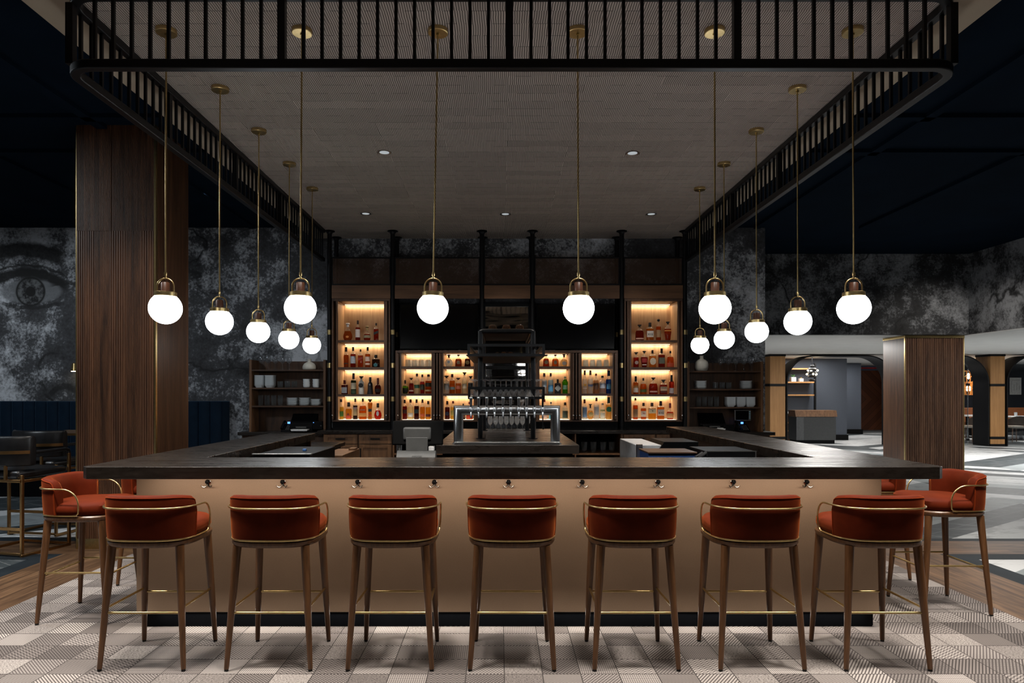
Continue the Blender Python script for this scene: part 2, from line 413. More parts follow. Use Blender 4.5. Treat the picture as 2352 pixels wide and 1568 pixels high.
def marble():
    a = NM('marble_tiles'); p = a.pos(); x, y, z = a.sep(p)
    per = 6.0; xs_ = a.m('ADD', x, 1.9); tri = a.m('MULTIPLY', a.m('ABSOLUTE', a.m('SUBTRACT', a.m('FRACT', a.m('DIVIDE', xs_, per)), .5)), per*.7)
    col_ = a.m('FLOOR', a.m('DIVIDE', xs_, per/2))
    e = a.m('DIVIDE', a.m('SUBTRACT', a.m('ADD', y, tri), 8.86), .55); k = a.m('FLOOR', e)
    r = a.white(a.comb(k, col_, 8))
    tone = a.ramp(r, (.0, (.68, .69, .70)), (.30, (.55, .57, .58)), (.42, (.30, .33, .34)), (.6, (.24, .27, .28)), (.66, (.045, .055, .06)))
    tone.node.color_ramp.interpolation = 'CONSTANT'
    tone = a.mix(a.m('MULTIPLY', a.m('COMPARE', k, 0.0, .4), a.m('COMPARE', col_, 2.0, .4)), tone, (.05, .06, .066))
    vein = a.noise(a.map(p, (1, 2.4, 1)), 2.2, 8, .65, 1.2)
    c = a.mix(a.sstep(vein, .5, .62), tone, a.mix(.5, tone, (.16, .17, .18)))
    # thin joints along the two slab directions
    j1 = a.m('LESS_THAN', a.m('FRACT', a.m('MULTIPLY', e, 2)), .02); j2 = a.m('LESS_THAN', a.m('FRACT', a.m('DIVIDE', a.m('SUBTRACT', y, tri), .55)), .012)
    c = a.mix(a.m('MULTIPLY', a.m('MAXIMUM', j1, j2), .5), c, (.35, .36, .36))
    return a.pbr(c, .5, Specular_IOR_Level=.12)
MARBLE = marble()
def planks(name, ax):
    a = NM(name); p = a.pos(); x, y, z = a.sep(p); s, l = (x, y) if ax == 'y' else (y, x)
    k = a.m('FLOOR', a.m('DIVIDE', s, .13)); r = a.white(a.comb(k, 0, 0))
    k2 = a.m('FLOOR', a.m('DIVIDE', a.m('ADD', l, a.m('MULTIPLY', r, 3)), 1.3)); r2 = a.white(a.comb(k, k2, 0))
    sc = (1.1, 14, 14) if ax == 'x' else (14, 1.1, 14)
    f = a.noise(a.map(p, sc, loc=(0, 0, 0)), 1.5, 5, .6, .8)
    c = a.ramp(f, (.34, (.055, .028, .014)), (.66, (.21, .118, .062)))
    c = a.mix(a.m('MULTIPLY', r2, .55), c, (.05, .026, .014))
    c = a.mix(a.m('LESS_THAN', a.m('FRACT', a.m('DIVIDE', s, .13)), .03), c, (.012, .007, .004))
    return a.pbr(c, .5, Specular_IOR_Level=.25)
PLANKY, PLANKX = planks('oak_floor_lengthwise', 'y'), planks('oak_floor_crosswise', 'x')
SLATE = plain('slate_border', (.014, .019, .024), .6, 0, .2, 5, Specular_IOR_Level=.15)
def fabricw():
    a = NM('blue_grey_wallcovering'); n = a.noise(a.pos(), 90, 3, .7)
    return a.pbr(a.ramp(n, (.35, (.05, .06, .08)), (.65, (.10, .115, .145))), .9)
BLUEW = fabricw()
def chevron():
    a = NM('chevron_wood'); x, y, z = a.sep(a.pos())
    e = a.m('ADD', a.m('ABSOLUTE', a.m('SUBTRACT', z, 1.25)), x)
    f = a.m('FRACT', a.m('DIVIDE', e, .26)); k = a.white(a.comb(a.m('FLOOR', a.m('DIVIDE', e, .26)), 0, 0))
    c = a.mix(k, (.13, .04, .018), (.21, .07, .03)); c = a.mix(a.m('LESS_THAN', f, .05), c, (.02, .008, .005))
    return a.pbr(c, .5)
CHEV = chevron()
def meshmat():
    a = NM('woven_wire_mesh'); x, y, z = a.sep(a.pos())
    s1 = a.m('SINE', a.m('MULTIPLY', a.m('ADD', x, z), 2*pi/.026)); s2 = a.m('SINE', a.m('MULTIPLY', a.m('SUBTRACT', x, z), 2*pi/.026))
    f = a.m('MAXIMUM', a.m('GREATER_THAN', s1, .45), a.m('GREATER_THAN', s2, .45))
    t = a.nd('ShaderNodeBsdfTransparent'); p = a.nd('ShaderNodeBsdfPrincipled', {'Base Color': (.09, .05, .03), 'Metallic': .6, 'Roughness': .5})
    mx = a.nd('ShaderNodeMixShader', {0: f, 1: t.outputs[0], 2: p.outputs[0]}); a.nt.links.new(mx.outputs[0], a.out.inputs[0]); return a.mat
WIRE = meshmat()
_mc = {}
def colm(kind, c):
    k = (kind, c)
    if k not in _mc:
        n = '%s_%d' % (kind, len(_mc))
        _mc[k] = liquid(n, c) if kind == 'liquid' else liquid(n, c, True) if kind == 'clear' else plain(n, c, .5 if kind == 'paper' else .35, 0, .1, 60)
    return _mc[k]
# ---------------------------------------------------------------- the room
def sbox(name, mat, *bx, label=None):
    return struct(B(name, mat, None, *bx), label)
sbox('floor', MARBLE, (-12, 26, -3, 28, -.1, -.004), label='grey and white marble slab floor')
sbox('floor_carpet', CARPET, (-3.55, 3.43, -2.9, 6.45, -.003, 0), (-2.4, 2.4, 6.45, 10.8, -.003, 0), label='patterned beige carpet tiles under the bar')
sbox('floor_wood_strip', PLANKY, (3.43, 4.08, -2.9, 6.45, -.003, 0), (-4.2, -3.55, -2.9, 6.45, -.003, 0), label='oak border strip beside the carpet')
sbox('floor_wood_band', PLANKX, (2.4, 8.7, 6.45, 7.01, -.003, 0), (-11.9, -2.4, 6.45, 7.01, -.003, 0), label='oak band crossing the floor')
sbox('floor_slate_border', SLATE, (4.08, 4.3, -2.9, 6.25, -.003, 0), (4.08, 8.7, 6.25, 6.45, -.003, 0), (-4.39, -4.2, -2.9, 6.25, -.003, 0),
     (-11.9, -4.2, 6.25, 6.45, -.003, 0), (2.4, 8.7, 7.01, 7.13, -.003, 0), (-11.9, -2.4, 7.01, 7.2, -.003, 0), label='dark slate border lines')
sbox('wall_back', MURAL, (-12, -2.70, 10.8, 10.95, 0, 4.2), label='grey photo mural wall with a large painted eye')
sbox('wall_back_bar', MURALS, (-2.70, 4.12, 10.8, 10.95, 0, 4.2), label='dark speckled mural wall behind the bar')
sbox('wall_passage', MURALD, (3.97, 4.12, 10.95, 21.9, 0, 4.2))
sbox('wall_bulkhead', MURALD, (4.12, 8.9, 12.84, 13.0, 2.614, 4.2), label='dark mural bulkhead above the passage')
sbox('wall_bulkhead_side', MURALD, (8.74, 8.9, -3, 12.84, 2.614, 4.2))
sbox('ceiling_navy', NAVYC, (-12, 8.9, -3, 12.84, 4.13, 4.2), label='navy blue ceiling')
sbox('ceiling_ridged', CEILR, (-2.69, 2.69, 3.5, 10.8, 3.957, 4.01), label='ridged grey tile ceiling above the bar')
sbox('ceiling_soffit', BEIGE, (-3.04, -2.69, 3.5, 10.8, 3.957, 4.12), (2.69, 3.04, 3.5, 10.8, 3.957, 4.12), label='beige soffit around the ridged ceiling')
sbox('ceiling_front', BEIGE, (-3.04, 3.04, -2.9, 3.5, 3.957, 4.12), label='beige ceiling in front of the bar')
sbox('ceiling_low', WHITEC, (4.12, 26, 12.99, 28, 2.614, 2.68), (8.74, 26, -3, 13, 2.606, 2.613), label='low white ceiling')
for sgn in (-1, 1):
    sbox('trim_ceiling', NAVYC, *[(sgn*a-.05, sgn*a+.05, 0, 10.7, 4.09, 4.131) for a in (3.95, 5.6)],
         *[(min(sgn*3.05, sgn*8.7), max(sgn*3.05, sgn*8.7), b-.05, b+.05, 4.09, 4.131) for b in (6.42, 7.35)], label='navy ceiling batten')
sbox('wall_left', MURAL, (-12.1, -12, -3, 10.95, 0, 4.2))
sbox('wall_front', BLACKP, (-12, 26, -3.1, -3, 0, 4.2))
sbox('wall_right', BLUEW, (26, 26.1, -3, 28, 0, 2.68))
sbox('wall_far', BLUEW, (4, 13.2, 28, 28.1, 0, 2.68), (15.9, 26, 28, 28.1, 0, 2.68))
sbox('wall_blue', BLUEW, (4.12, 11.05, 21.9, 22.1, 0, 2.61), label='blue grey fabric wall behind the host stand')
sbox('wall_blue_rear', BLUEW, (11.05, 13.25, 25.2, 25.4, 0, 2.61), (10.9, 11.05, 22.1, 25.4, 0, 2.61))
sbox('baseboard_blue', BLACKP, (9.5, 11.08, 21.86, 21.9, 0, .17), (11.05, 13.3, 25.16, 25.2, 0, .17))
sbox('door_1', CHEV, (13.2, 15.9, 27.8, 27.9, 0, 2.42), label='red brown chevron panelled wood door')
sbox('red_glow_strip', plain('red_glow_paint', (.55, .05, .06), .6), (13.2, 15.9, 27.7, 27.8, 2.48, 2.55), label='red glow above the chevron door, painted on a strip')  # red glow over the door, put into the colour of a strip
sbox('wall_dining', plain('navy_wall', (.016, .019, .028), .8, 0, .2, 4), (15.2, 26, 26.2, 26.4, 0, 2.61), label='dark wall of the dining room')
for x, y in DOWN:
    t = thing('recessed_downlight', '', 'ceiling light', (x, y, 3.957), 'recessed ceiling downlights')
    MB().lathe([(.075, 3.957), (.075, 3.953), (.057, 3.953), (.048, 3.9565)], (x, y, 0), 28, cap=False).build('trim_ring', STEEL, t)
    MB().lathe([(.05, 3.956), (.03, 3.9545), (.001, 3.954)], (x, y, 0), 24).build('lens', LAMPC, t)
    t['label'] = 'round recessed downlight in the ridged ceiling, ' + {(-1.245, 6.92): 'nearer row, left of the two', (1.275, 6.94): 'nearer row, right of the two',
        (-1.9, 9.29): 'left of the far row of three', (.0, 9.31): 'middle of the far row of three', (1.99, 9.31): 'right of the far row of three'}[(x, y)]

def ribbed(x0, x1, y0, y1, z0, z1, face, pitch=.0145, d=.006):
    """flat board whose outer face carries fine vertical ribs"""
    a, b = (x0, x1) if face in 'fb' else (y0, y1)
    n = max(3, int((b-a)/pitch)); pts = []
    for i in range(n):
        s = a+(b-a)*i/n; e = (b-a)/n
        pts += [(s, d), (s+e*.58, d), (s+e*.62, 0), (s+e*.96, 0)]
    mb = MB()
    if face == 'f': mb.prism([(p, y0-q) for p, q in pts]+[(b, y0), (b, y1), (a, y1)], z0, z1)
    if face == 'r': mb.prism([(x1+q, p) for p, q in pts]+[(x1, b), (x0, b), (x0, a)], z0, z1)
    if face == 'l': mb.prism([(x0-q, p) for p, q in pts]+[(x0, b), (x1, b), (x1, a)], z0, z1)
    return mb
# left pillar
PX0, PX1, PY0, PY1 = -4.21, -3.43, 6.65, 7.36
t = thing('wood_pillar', 'tall square walnut pillar with brass corner strips, left of the bar, under the navy ceiling', 'pillar', (-3.82, 7.0, 0), kind='thing')
xs = [PX0+.012, -4.03, -3.88, -3.72, -3.58, PX1-.012]
for i in range(5):
    ribbed(xs[i], xs[i+1], PY0+.01, PY0+.10, .10, 3.10, 'f', .0145 if i % 2 else .021).build('front_panel', PILLAR, t, smooth=0)
ribbed(PX0+.012, -3.86, PY0+.006, PY0+.10, 3.10, 4.13, 'f').build('upper_panel', PILLAR, t, smooth=0); ribbed(-3.855, PX1-.012, PY0+.009, PY0+.10, 3.10, 4.13, 'f').build('upper_panel', PILLAR, t, smooth=0)
ribbed(PX1-.1, PX1-.006, PY0+.03, PY1, .10, 4.13, 'r').build('side_panel', PILLARS, t, smooth=0)
B('core', WALNUT, t, (PX0+.01, PX1-.1, PY0+.1, PY1, .0, 4.13))
B('corner_strip', BRASS, t, (PX1-.013, PX1+.004, PY0-.001, PY0+.03, .10, 4.13)); B('corner_strip', BRASS, t, (PX0+.002, PX0+.012, PY0+.003, PY0+.03, .10, 4.13))
B('plinth', BRASS, t, (PX0+.005, PX1-.003, PY0+.004, PY1, 0, .10))
# right pillar
QX0, QX1, QY0, QY1 = 7.61, 8.73, 12.95, 13.7
t = thing('wood_pillar', 'square walnut pillar with brass cap, right of the bar, under the low white ceiling', 'pillar', (8.15, 13.3, 0), kind='thing')
ribbed(QX0+.012, QX1-.012, QY0+.01, QY0+.1, .02, 2.56, 'f', .034, .018).build('front_panel', PILLARLIT, t, smooth=0)
B('side_panel', PILLARS, t, (QX0+.006, QX0+.1, QY0+.03, QY1, .02, 2.56)); B('core', WALNUT, t, (QX0+.1, QX1-.01, QY0+.1, QY1, 0, 2.56))
B('corner_strip', BRASS, t, (QX0-.004, QX0+.012, QY0-.002, QY0+.03, .02, 2.56)); B('corner_strip', BRASS, t, (QX1-.012, QX1+.004, QY0-.002, QY0+.03, .02, 2.56))
B('cap', BRASS, t, (QX0-.006, QX1+.006, QY0-.005, QY1, 2.56, 2.608))

# ---------------------------------------------------------------- hanging rail around the ceiling panel
RX, RY0, RY1 = 2.71, 4.13, 10.18
t = thing('hanging_rail_frame', 'black metal baluster rail hanging from the ceiling around the bar', 'railing', (0, RY0, 3.957))
def railpath(r=.16):
    p = [(-RX, RY1), (-RX, RY0+r)]
    p += [(-RX+r-r*cos(a), RY0+r-r*sin(a)) for a in [i*pi/16 for i in range(1, 8)]]
    p += [(-RX+r, RY0), (RX-r, RY0)]
    p += [(RX-r+r*sin(a), RY0+r-r*cos(a)) for a in [i*pi/16 for i in range(1, 8)]]
    return p+[(RX, RY0+r), (RX, RY1)]
def railbar(z0, z1, wd):
    pth = railpath(); rings = []
    for i, (x, y) in enumerate(pth):
        a = pth[max(0, i-1)]; b = pth[min(len(pth)-1, i+1)]
        tx, ty = b[0]-a[0], b[1]-a[1]; l = math.hypot(tx, ty); nx, ny = -ty/l*wd/2, tx/l*wd/2
        rings.append([(x+nx, y+ny, z0), (x+nx, y+ny, z1), (x-nx, y-ny, z1), (x-nx, y-ny, z0)])
    return MB().rings(rings)
railbar(3.475, 3.532, .06).build('bottom_rail', BLACK, t, bevel=.008)
railbar(3.90, 3.957, .06).build('top_rail', BLACK, t, bevel=.008)
def rbar(x, y, w_): return MB().box(x-w_/2, x+w_/2, y-w_/2, y+w_/2, 3.53, 3.902)
posts = [(-1.39, RY0), (-.015, RY0), (1.36, RY0), (-RX+.012, RY0+.05), (RX-.012, RY0+.05)]
for sgn in (-1, 1): posts += [(sgn*RX, RY0+1.30+1.375*i) for i in range(4)]
for x, y in posts: rbar(x, y, .045).build('post', BLACK, t)
bars = []
for c0 in (-2.765, -1.39, -.015, 1.36):
    bars += [(c0+.131+.1118*i, RY0) for i in range(11) if -2.62 < c0+.131+.1118*i < 2.6]
for sgn in (-1, 1):
    y = RY0+1.30-.131-.1118*9
    for c0 in [RY0-.075]+[RY0+1.30+1.375*i for i in range(4)]:
        bars += [(sgn*RX, c0+.131+.1118*i) for i in range(11) if c0+.131+.1118*i < RY1-.03 and c0+.131+.1118*i > RY0+.14]
bars.sort(key=lambda p: p[1])
for x, y in bars[:99]: rbar(x, y, .019).build('baluster', BLACK, t)
mb = MB()
for x, y in bars[99:]: mb.box(x-.0095, x+.0095, y-.0095, y+.0095, 3.53, 3.902)
o = mb.build('far_balusters', BLACK, t); o['kind'] = 'stuff'

# ---------------------------------------------------------------- the bar
t = thing('bar_cabinet', 'three sided bar base clad in beige panels with a dark kick plate', 'bar', (0, 4.42, 0))
CXL, CXR = -2.423, 2.396
B('front_cladding', CLAD, t, (CXL, CXR, 4.414, 4.436, .105, .995), bevel=.003)
B('side_cladding', CLAD, t, (CXL, CXL+.022, 4.437, 7.55, .105, .995)); B('side_cladding', CLAD, t, (CXR-.022, CXR, 4.437, 9.0, .105, .995))
B('kick_plate', KICK, t, (CXL+.04, CXR-.04, 4.453, 4.475, 0, .105), (CXL+.04, CXL+.06, 4.475, 7.5, 0, .105), (CXR-.06, CXR-.04, 4.475, 8.95, 0, .105))
B('carcass', BLACKP, t, (CXL+.022, CXR-.022, 4.476, 4.74, .0, .994), (CXL+.06, -2.2, 4.74, 7.55, 0, .994))
B('inner_panel', CHIP, t, (2.2, CXR-.06, 4.74, 9.0, 0, .994)); B('inner_panel', CHIP, t, (-2.2, -2.18, 4.74, 7.0, .3, .994))
B('end_panel', WALNUT, t, (CXL, -2.17, 7.551, 7.58, 0, .994)); B('end_panel', WALNUT, t, (2.17, CXR, 9.001, 9.03, 0, .994))
for px in (478, 650, 822, 998, 1168, 1337, 1511, 1684, 1852):
    x = X(px, 4.41); z = .925
    h = MB().lathe([(.017, 0), (.017, .003), (.008, .006)], n=14)
    h.v = [(x+a, 4.414-c, z+.02+b) for a, b, c in h.v]
    for s in (-1, 1):
        h.tube([(x, 4.410, z+.012), (x+s*.008, 4.402, z-.002), (x+s*.018, 4.394, z-.010), (x+s*.028, 4.388, z-.006), (x+s*.034, 4.384, z+.004)], [.004, .0045, .004, .0035, .003], 8)
    h = h.build('coat_hook', DCHROME, t); h['label'] = 'double prong chrome coat hook'
    k = MB().lathe([(.003, 0), (.012, .006), (.015, .014), (.012, .022), (.001, .026)], n=14); k.v = [(x+a, 4.412-c, z+.024+b) for a, b, c in k.v]
    k.build('knob', BLACKP, h)
# bar top: one continuous U of dark stone with clipped corners
ch = .045; XL, XR, YF, YI, XIL, XIR = -2.645, 2.66, 4.17, 4.79, -2.135, 2.14
top = MB().prism([(XL+ch, YF), (XR-ch, YF), (XR, YF+ch), (XR, 9.09), (XIR, 9.09), (XIR, YI), (XIL, YI), (XIL, 7.62), (XL, 7.62), (XL, YF+ch)], .995, 1.07)
tag(top.build('bar_worktop', STONE, None, bevel=.003), 'thick dark stone bar top running in a U around the bar', 'countertop')
# ---------------------------------------------------------------- pendants
CZ = 3.957
def pendant():
    t = thing('globe_pendant', '', 'pendant lamp', (0, 0, CZ), 'globe pendant lamps over the bar', local=True)
    MB().lathe([(.0, 0), (.068, 0), (.068, -.024), (.064, -.028), (.012, -.029), (.012, -.038), (.0, -.038)], n=32).build('canopy', BRASS, t)
    MB().tube([(0, 0, -.03), (0, 0, -1.635)], .0058, 10).build('rod', BRASS, t)
    MB().lathe([(.0, -1.628), (.010, -1.628), (.010, -1.65), (.006, -1.655), (.006, -1.672), (.0, -1.672)], n=14).build('rod_end', BRASS, t)
    p = [(-.056, 0, -1.765), (-.056, 0, -1.72)]+[(-.056*cos(a), 0, -1.72+.053*sin(a)) for a in [pi*i/14 for i in range(1, 14)]]+[(.056, 0, -1.72), (.056, 0, -1.765)]
    MB().tube(p, .0055, 10).build('hanger_loop', BRASS, t)
    MB().lathe([(.0, -1.694), (.024, -1.694), (.0285, -1.700), (.0285, -1.765), (.0, -1.765)], n=24).build('socket', SOCKW, t)
    MB().lathe([(.0, -1.759), (.066, -1.759), (.071, -1.762), (.071, -1.788), (.066, -1.790), (.0, -1.790)], n=36).build('collar', BRASS, t)
    g = []
    for i in range(25):
        a = -pi/2+(pi/2+math.asin(.083/.105))*i/24
        g.append((max(.0005, .105*cos(a)), -1.868+.105*sin(a)))
    MB().lathe(g, n=40).build('globe', GLOBE, t)
    return t
row = [(378, 380), (693, 690), (1013, 994), (1326, 1329), (1644, 1642), (1962, 1961)]
side = [5.45, 6.325, 7.24, 8.12]
ppos = []
for i, (a, b) in enumerate(row):
    ppos.append((X(b, 4.58)+(X(a, 4.55)-X(b, 4.58))*.6, 4.58, (X(a, 4.55)-X(b, 4.58))*.6/1.87, ORD[i]+' from the left in the front row'))
ppos[0] = (*ppos[0][:3], 'left end of the front row, in front of the walnut pillar')
ppos[5] = (*ppos[5][:3], 'right end of the front row, against the dark bulkhead')
for i, y in enumerate(side):
    wh = ['second from the camera', 'third from the camera', 'fourth from the camera', 'farthest from the camera'][i]
    ppos.append((-2.306, y, .003, wh+' in the left side row')); ppos.append((2.302, y, -.002, wh+' in the right side row'))
pen = pendant()
for i, (x, y, tl, ds) in enumerate(ppos):
    lab = 'white globe pendant, '+ds
    if i == 0: o = pen; o.location = (x, y, CZ); o.rotation_euler = (0, tl, 0); o['label'] = lab
    else: o = dup(pen, (x, y, CZ), lab, rot=(0, tl, 0))

# ---------------------------------------------------------------- bar stools
def sup(a, rx, ry, n=3.2):
    c, s = cos(a), sin(a)
    return rx*math.copysign(abs(c)**(2/n), c), ry*math.copysign(abs(s)**(2/n), s)
def stool():
    t = thing('bar_stool', '', 'bar stool', (0, 0, 0), local=True)
    N = 56
    def loop(rx, ry, z, oy=0): return [(*(lambda q: (q[0], q[1]+oy))(sup(2*pi*i/N, rx, ry)), z) for i in range(N)]
    # wood seat frame
    MB().rings([loop(.222, .228, .672), loop(.238, .243, .678), loop(.245, .25, .690), loop(.245, .25, .704), loop(.238, .243, .712), loop(.2, .2, .712)]).build('seat_frame', LEGW, t)
    # cushion, puffed
    rg = []
    for k, (f, z) in enumerate(((.93, .710), (1.0, .722), (1.035, .745), (1.03, .765), (.97, .783), (.84, .795), (.62, .802), (.35, .805), (.04, .806))):
        rg.append([(x, y, z+(.016*max(0, y/.25)*f if k > 2 else 0)) for x, y, _ in loop(.232*f, .235*f, 0)])
    MB().rings(rg).build('seat', RUST, t)
    # wrap-around backrest
    a0, a1 = pi+.24, 2*pi-.24
    NS = 44; rings = []; outer_top = []; rail = []
    def st(u): return a0+(a1-a0)*u
    for i in range(NS+1):
        u = i/NS; a = st(u); e = abs(2*u-1)
        ex, ey = sup(a, 1, 1)
        ht = .962 - .022*max(0, (e-.40)/.60)**2
        if e > .91: ht -= .05*(1-math.sqrt(max(0, 1-((e-.91)/.09)**2)))
        ht = max(ht, .80)
        def P(off, z, fl): return ((.241+off+fl)*ex, (.247+off+fl)*ey-.0*fl, z)
        top = ht
        f_ = lambda z: .010*((z-.713)/.25)
        # outline of the section: outer side up, rounded top, inner side down
        sec = [P(.003, .713, 0), P(.006, .76, f_(.76)), P(.006, .84, f_(.84)), P(.004, top-.03, f_(top)), P(0, top-.008, f_(top)), P(-.014, top, f_(top)), P(-.038, top-.002, f_(top)),
               P(-.052, top-.016, f_(top)), P(-.056, .87, f_(.86)), P(-.054, .80, f_(.8)), P(-.05, .713, 0)]
        rings.append(sec); outer_top.append(P(.001, top-.014, f_(top)))
    MB().rings(rings).build('backrest', RUST, t, smooth=60)
    pp = MB().tube(outer_top, .0042, 8)
    first, last = rings[0], rings[-1]
    for r_ in (first, last): pp.tube([r_[4], (r_[3][0], r_[3][1]+.001, r_[3][2]), r_[2], r_[1], r_[0]], .004, 8)
    pp.build('piping', RUSTP, t)
    # brass rail: up from the seat frame, round the back, down again
    half = []
    for i in range(23):
        a = pi*1.5-(pi/2-.22)*i/22
        ex, ey = sup(a, 1, 1); half.append(((.241+.020)*ex, (.247+.020)*ey, .893))
    half += [(-.262, -.055, .893)]+[(-.262+.009*j/8, -.045+.105*sin(pi/2*j/8), .788+.105*cos(pi/2*j/8)) for j in range(1, 9)]+[(-.251, .059, .755), (-.248, .055, .732), (-.247, .042, .7195), (-.248, .015, .7155)]
    pth = [(-x, y, z) for x, y, z in reversed(half)][:-1]+half
    MB().tube(pth, .0052, 10).build('back_rail', BRASS, t)
    st2 = [(*(lambda q: q)(sup(pi-.05+(pi+.1)*i/40, .246, .251)), .7155) for i in range(41)]
    MB().tube(st2, .0048, 8).build('seat_trim', BRASS, t)
    legs = [((s*.188, -.180, .678), (s*.23, -.226, .012)) for s in (-1, 1)]+[((s*.188, .175, .678), (s*.218, .222, .012)) for s in (-1, 1)]
    for p, q in legs:
        l = MB().tube([p, tuple((a+b)/2 for a, b in zip(p, q)), q], [.024, .0195, .013], 16).build('leg', LEGW, t)
        MB().cyl((q[0], q[1]), .0115, 0, .012, 12).build('foot', RUBBER, l)
    def at(i, z):
        p, q = legs[i]; f = (p[2]-z)/(p[2]-q[2]); return tuple(a+(b-a)*f for a, b in zip(p, q))
    for (i, j), z in (((0, 1), .312), ((2, 3), .312), ((0, 2), .335), ((1, 3), .335)):
        MB().tube([at(i, z), at(j, z)], .0068, 10).build('stretcher', BRASS, t)
    return t
so = stool()
front = [-2.035, -1.340, -.675, -.003, .677, 1.367, 2.055]
flabel = ['at the left end of the front row', 'second from the left in the front row', 'third from the left in the front row', 'in the middle of the front row of seven',
          'third from the right in the front row', 'second from the right in the front row', 'at the right end of the front row']
for i, x in enumerate(front):
    lab = 'rust velvet bar stool '+flabel[i]
    if i == 0: o = so; o.location = (x, 3.965, 0); o['label'] = lab
    else: o = dup(so, (x, 3.965, 0), lab, [0, 0, .0, -.01, .0, .0, 0][i])
    o['group'] = 'stools along the front of the bar'
for i, (y, dx) in enumerate(((4.71, 0), (5.62, .02), (6.5, 0))):
    dup(so, (-2.885+dx, y, 0), 'rust velvet bar stool at the left side of the bar, '+['nearest the camera', 'second from the camera', 'farthest, before the pillar'][i], -pi/2, 'stools along the left side of the bar')
for i, (y, dx) in enumerate(((4.89, 0), (5.78, -.02), (6.66, 0))):
    dup(so, (3.055+dx, y, 0), 'rust velvet bar stool at the right side of the bar, '+['nearest the camera', 'second from the camera', 'farthest from the camera'][i], pi/2, 'stools along the right side of the bar')
# ---------------------------------------------------------------- back bar
DF, DB, DP = 10.26, 10.66, 10.28
ZC = .96
PXS = [X(p, DP) for p in (757, 902, 1107, 1223, 1428, 1573)]
t = thing('back_bar_frame', 'black steel post frame of the back bar with wood header and bronze mesh', 'shelving frame', (0, 10.5, ZC))
for x in PXS:
    for y in (DP, 10.71):
        l = MB().cyl((x, y), .034, ZC, CZ-.001, 18).build('post', BLACK, t)
        MB().lathe([(.034, -.05), (.05, -.02), (.08, -.012), (.08, -.002), (.0, -.002)], (x, y, CZ), 20).build('flange', BLACK, l)
        MB().cyl((x, y), .06, ZC+.001, ZC+.014, 18).build('base_flange', BLACK, l)
        for py in (763, 839, 916):
            MB().cyl((x, y), .0375, Z(py, DP)-.036, Z(py, DP)+.036, 18).build('hinge_sleeve', BRASS, l)
for i in range(5):
    a, b = PXS[i]+.034, PXS[i+1]-.034
    B('header_board', OAKH, t, (a, b, DP-.012, DP+.012, 2.937, 3.135))
    B('mesh_panel', WIRE, t, (a+.012, b-.012, DP-.002, DP+.002, 3.16, 3.54))
    B('mesh_frame', BLACK, t, (a, b, DP-.012, DP+.012, 3.135, 3.16), (a, b, DP-.012, DP+.012, 3.54, 3.562), (a, a+.014, DP-.012, DP+.012, 3.16, 3.54), (b-.014, b, DP-.012, DP+.012, 3.16, 3.54))
# counter and base units
t = B('back_counter', STONE, None, (PXS[0]-.13, PXS[5]+.13, 10.07, 10.79, .915, .96), bevel=.003)
tag(t, 'dark stone back counter under the bottle cabinets', 'countertop')
def base_unit(x0, x1, label):
    t = thing('base_cabinet', label, 'cabinet', ((x0+x1)/2, 10.45, 0), 'wooden base cabinets under the back counter')
    B('carcass', CABW, t, (x0, x1, 10.125, 10.78, .1, .914)); B('plinth', BLACKP, t, (x0, x1, 10.18, 10.78, 0, .1))
    def panel(nm, z0, z1):
        fr = B(nm, CABW, t, (x0+.012, x1-.012, 10.108, 10.124, z0, z1))
        B('frame', CABW, fr, (x0+.012, x0+.07, 10.098, 10.108, z0, z1), (x1-.07, x1-.012, 10.098, 10.108, z0, z1), (x0+.07, x1-.07, 10.098, 10.108, z0, z0+.05), (x0+.07, x1-.07, 10.098, 10.108, z1-.05, z1), bevel=.002)
        return fr
    d = panel('drawer', .765, .905); xm = (x0+x1)/2
    B('pull', BLACK, d, (xm-.07, xm+.07, 10.075, 10.085, .83, .85), (xm-.065, xm-.055, 10.085, 10.1, .833, .847), (xm+.055, xm+.065, 10.085, 10.1, .833, .847))
    d = panel('door', .12, .755)
    return d, x0, x1
for a, b, lab, s in ((742, 822, 'wood base cabinet with drawer and door at the left end of the back counter', 1), (823, 901, 'wood base cabinet with drawer and door beside the payment terminal', -1),
                     (1431, 1506, 'wood base cabinet with drawer and door right of the pint glass shelf', 1), (1507, 1583, 'wood base cabinet with drawer behind the right arm of the bar', -1)):
    d, x0, x1 = base_unit(X(a, 10.1), X(b, 10.1), lab)
    px = x1-.035 if s > 0 else x0+.035
    B('pull', BLACK, d, (px-.008, px+.008, 10.074, 10.084, .5, .70), (px-.006, px+.006, 10.084, 10.099, .51, .53), (px-.006, px+.006, 10.084, 10.099, .67, .69))
a, b = X(902, 10.1), X(1430, 10.1)
t = thing('open_base_shelf', 'open dark base shelf unit below the middle of the back counter', 'shelf', ((a+b)/2, 10.45, 0))
xs = [a+.01, X(1110, 10.1), X(1322, 10.1), b-.01]
B('back_panel', BLACKP, t, (a+.01, b-.01, 10.74, 10.78, .1, .914))
for x in xs: B('divider', CABW, t, (x-.01, x+.01, 10.11, 10.74, .1, .914))
for i in range(3):
    B('shelf', CABW, t, (xs[i]+.01, xs[i+1]-.01, 10.12, 10.74, .60, .623)); B('shelf', CABW, t, (xs[i]+.01, xs[i+1]-.01, 10.12, 10.74, .1, .12))
SHELF = {}
def strip(parent, x0, x1, z, pw, up=False):
    o = B('led_strip', LED, parent, (x0+.02, x1-.02, 10.635, 10.655, z-.008, z-.001))
    l = light('shelf_led', 'AREA', (0, 0, 0), (R(3), 0, 0), pw, (1, .75, .52), (x1-x0-.06, .03), parent=parent)
    l.location = Vector(((x0+x1)/2, 10.63, z-.012))-parent.location
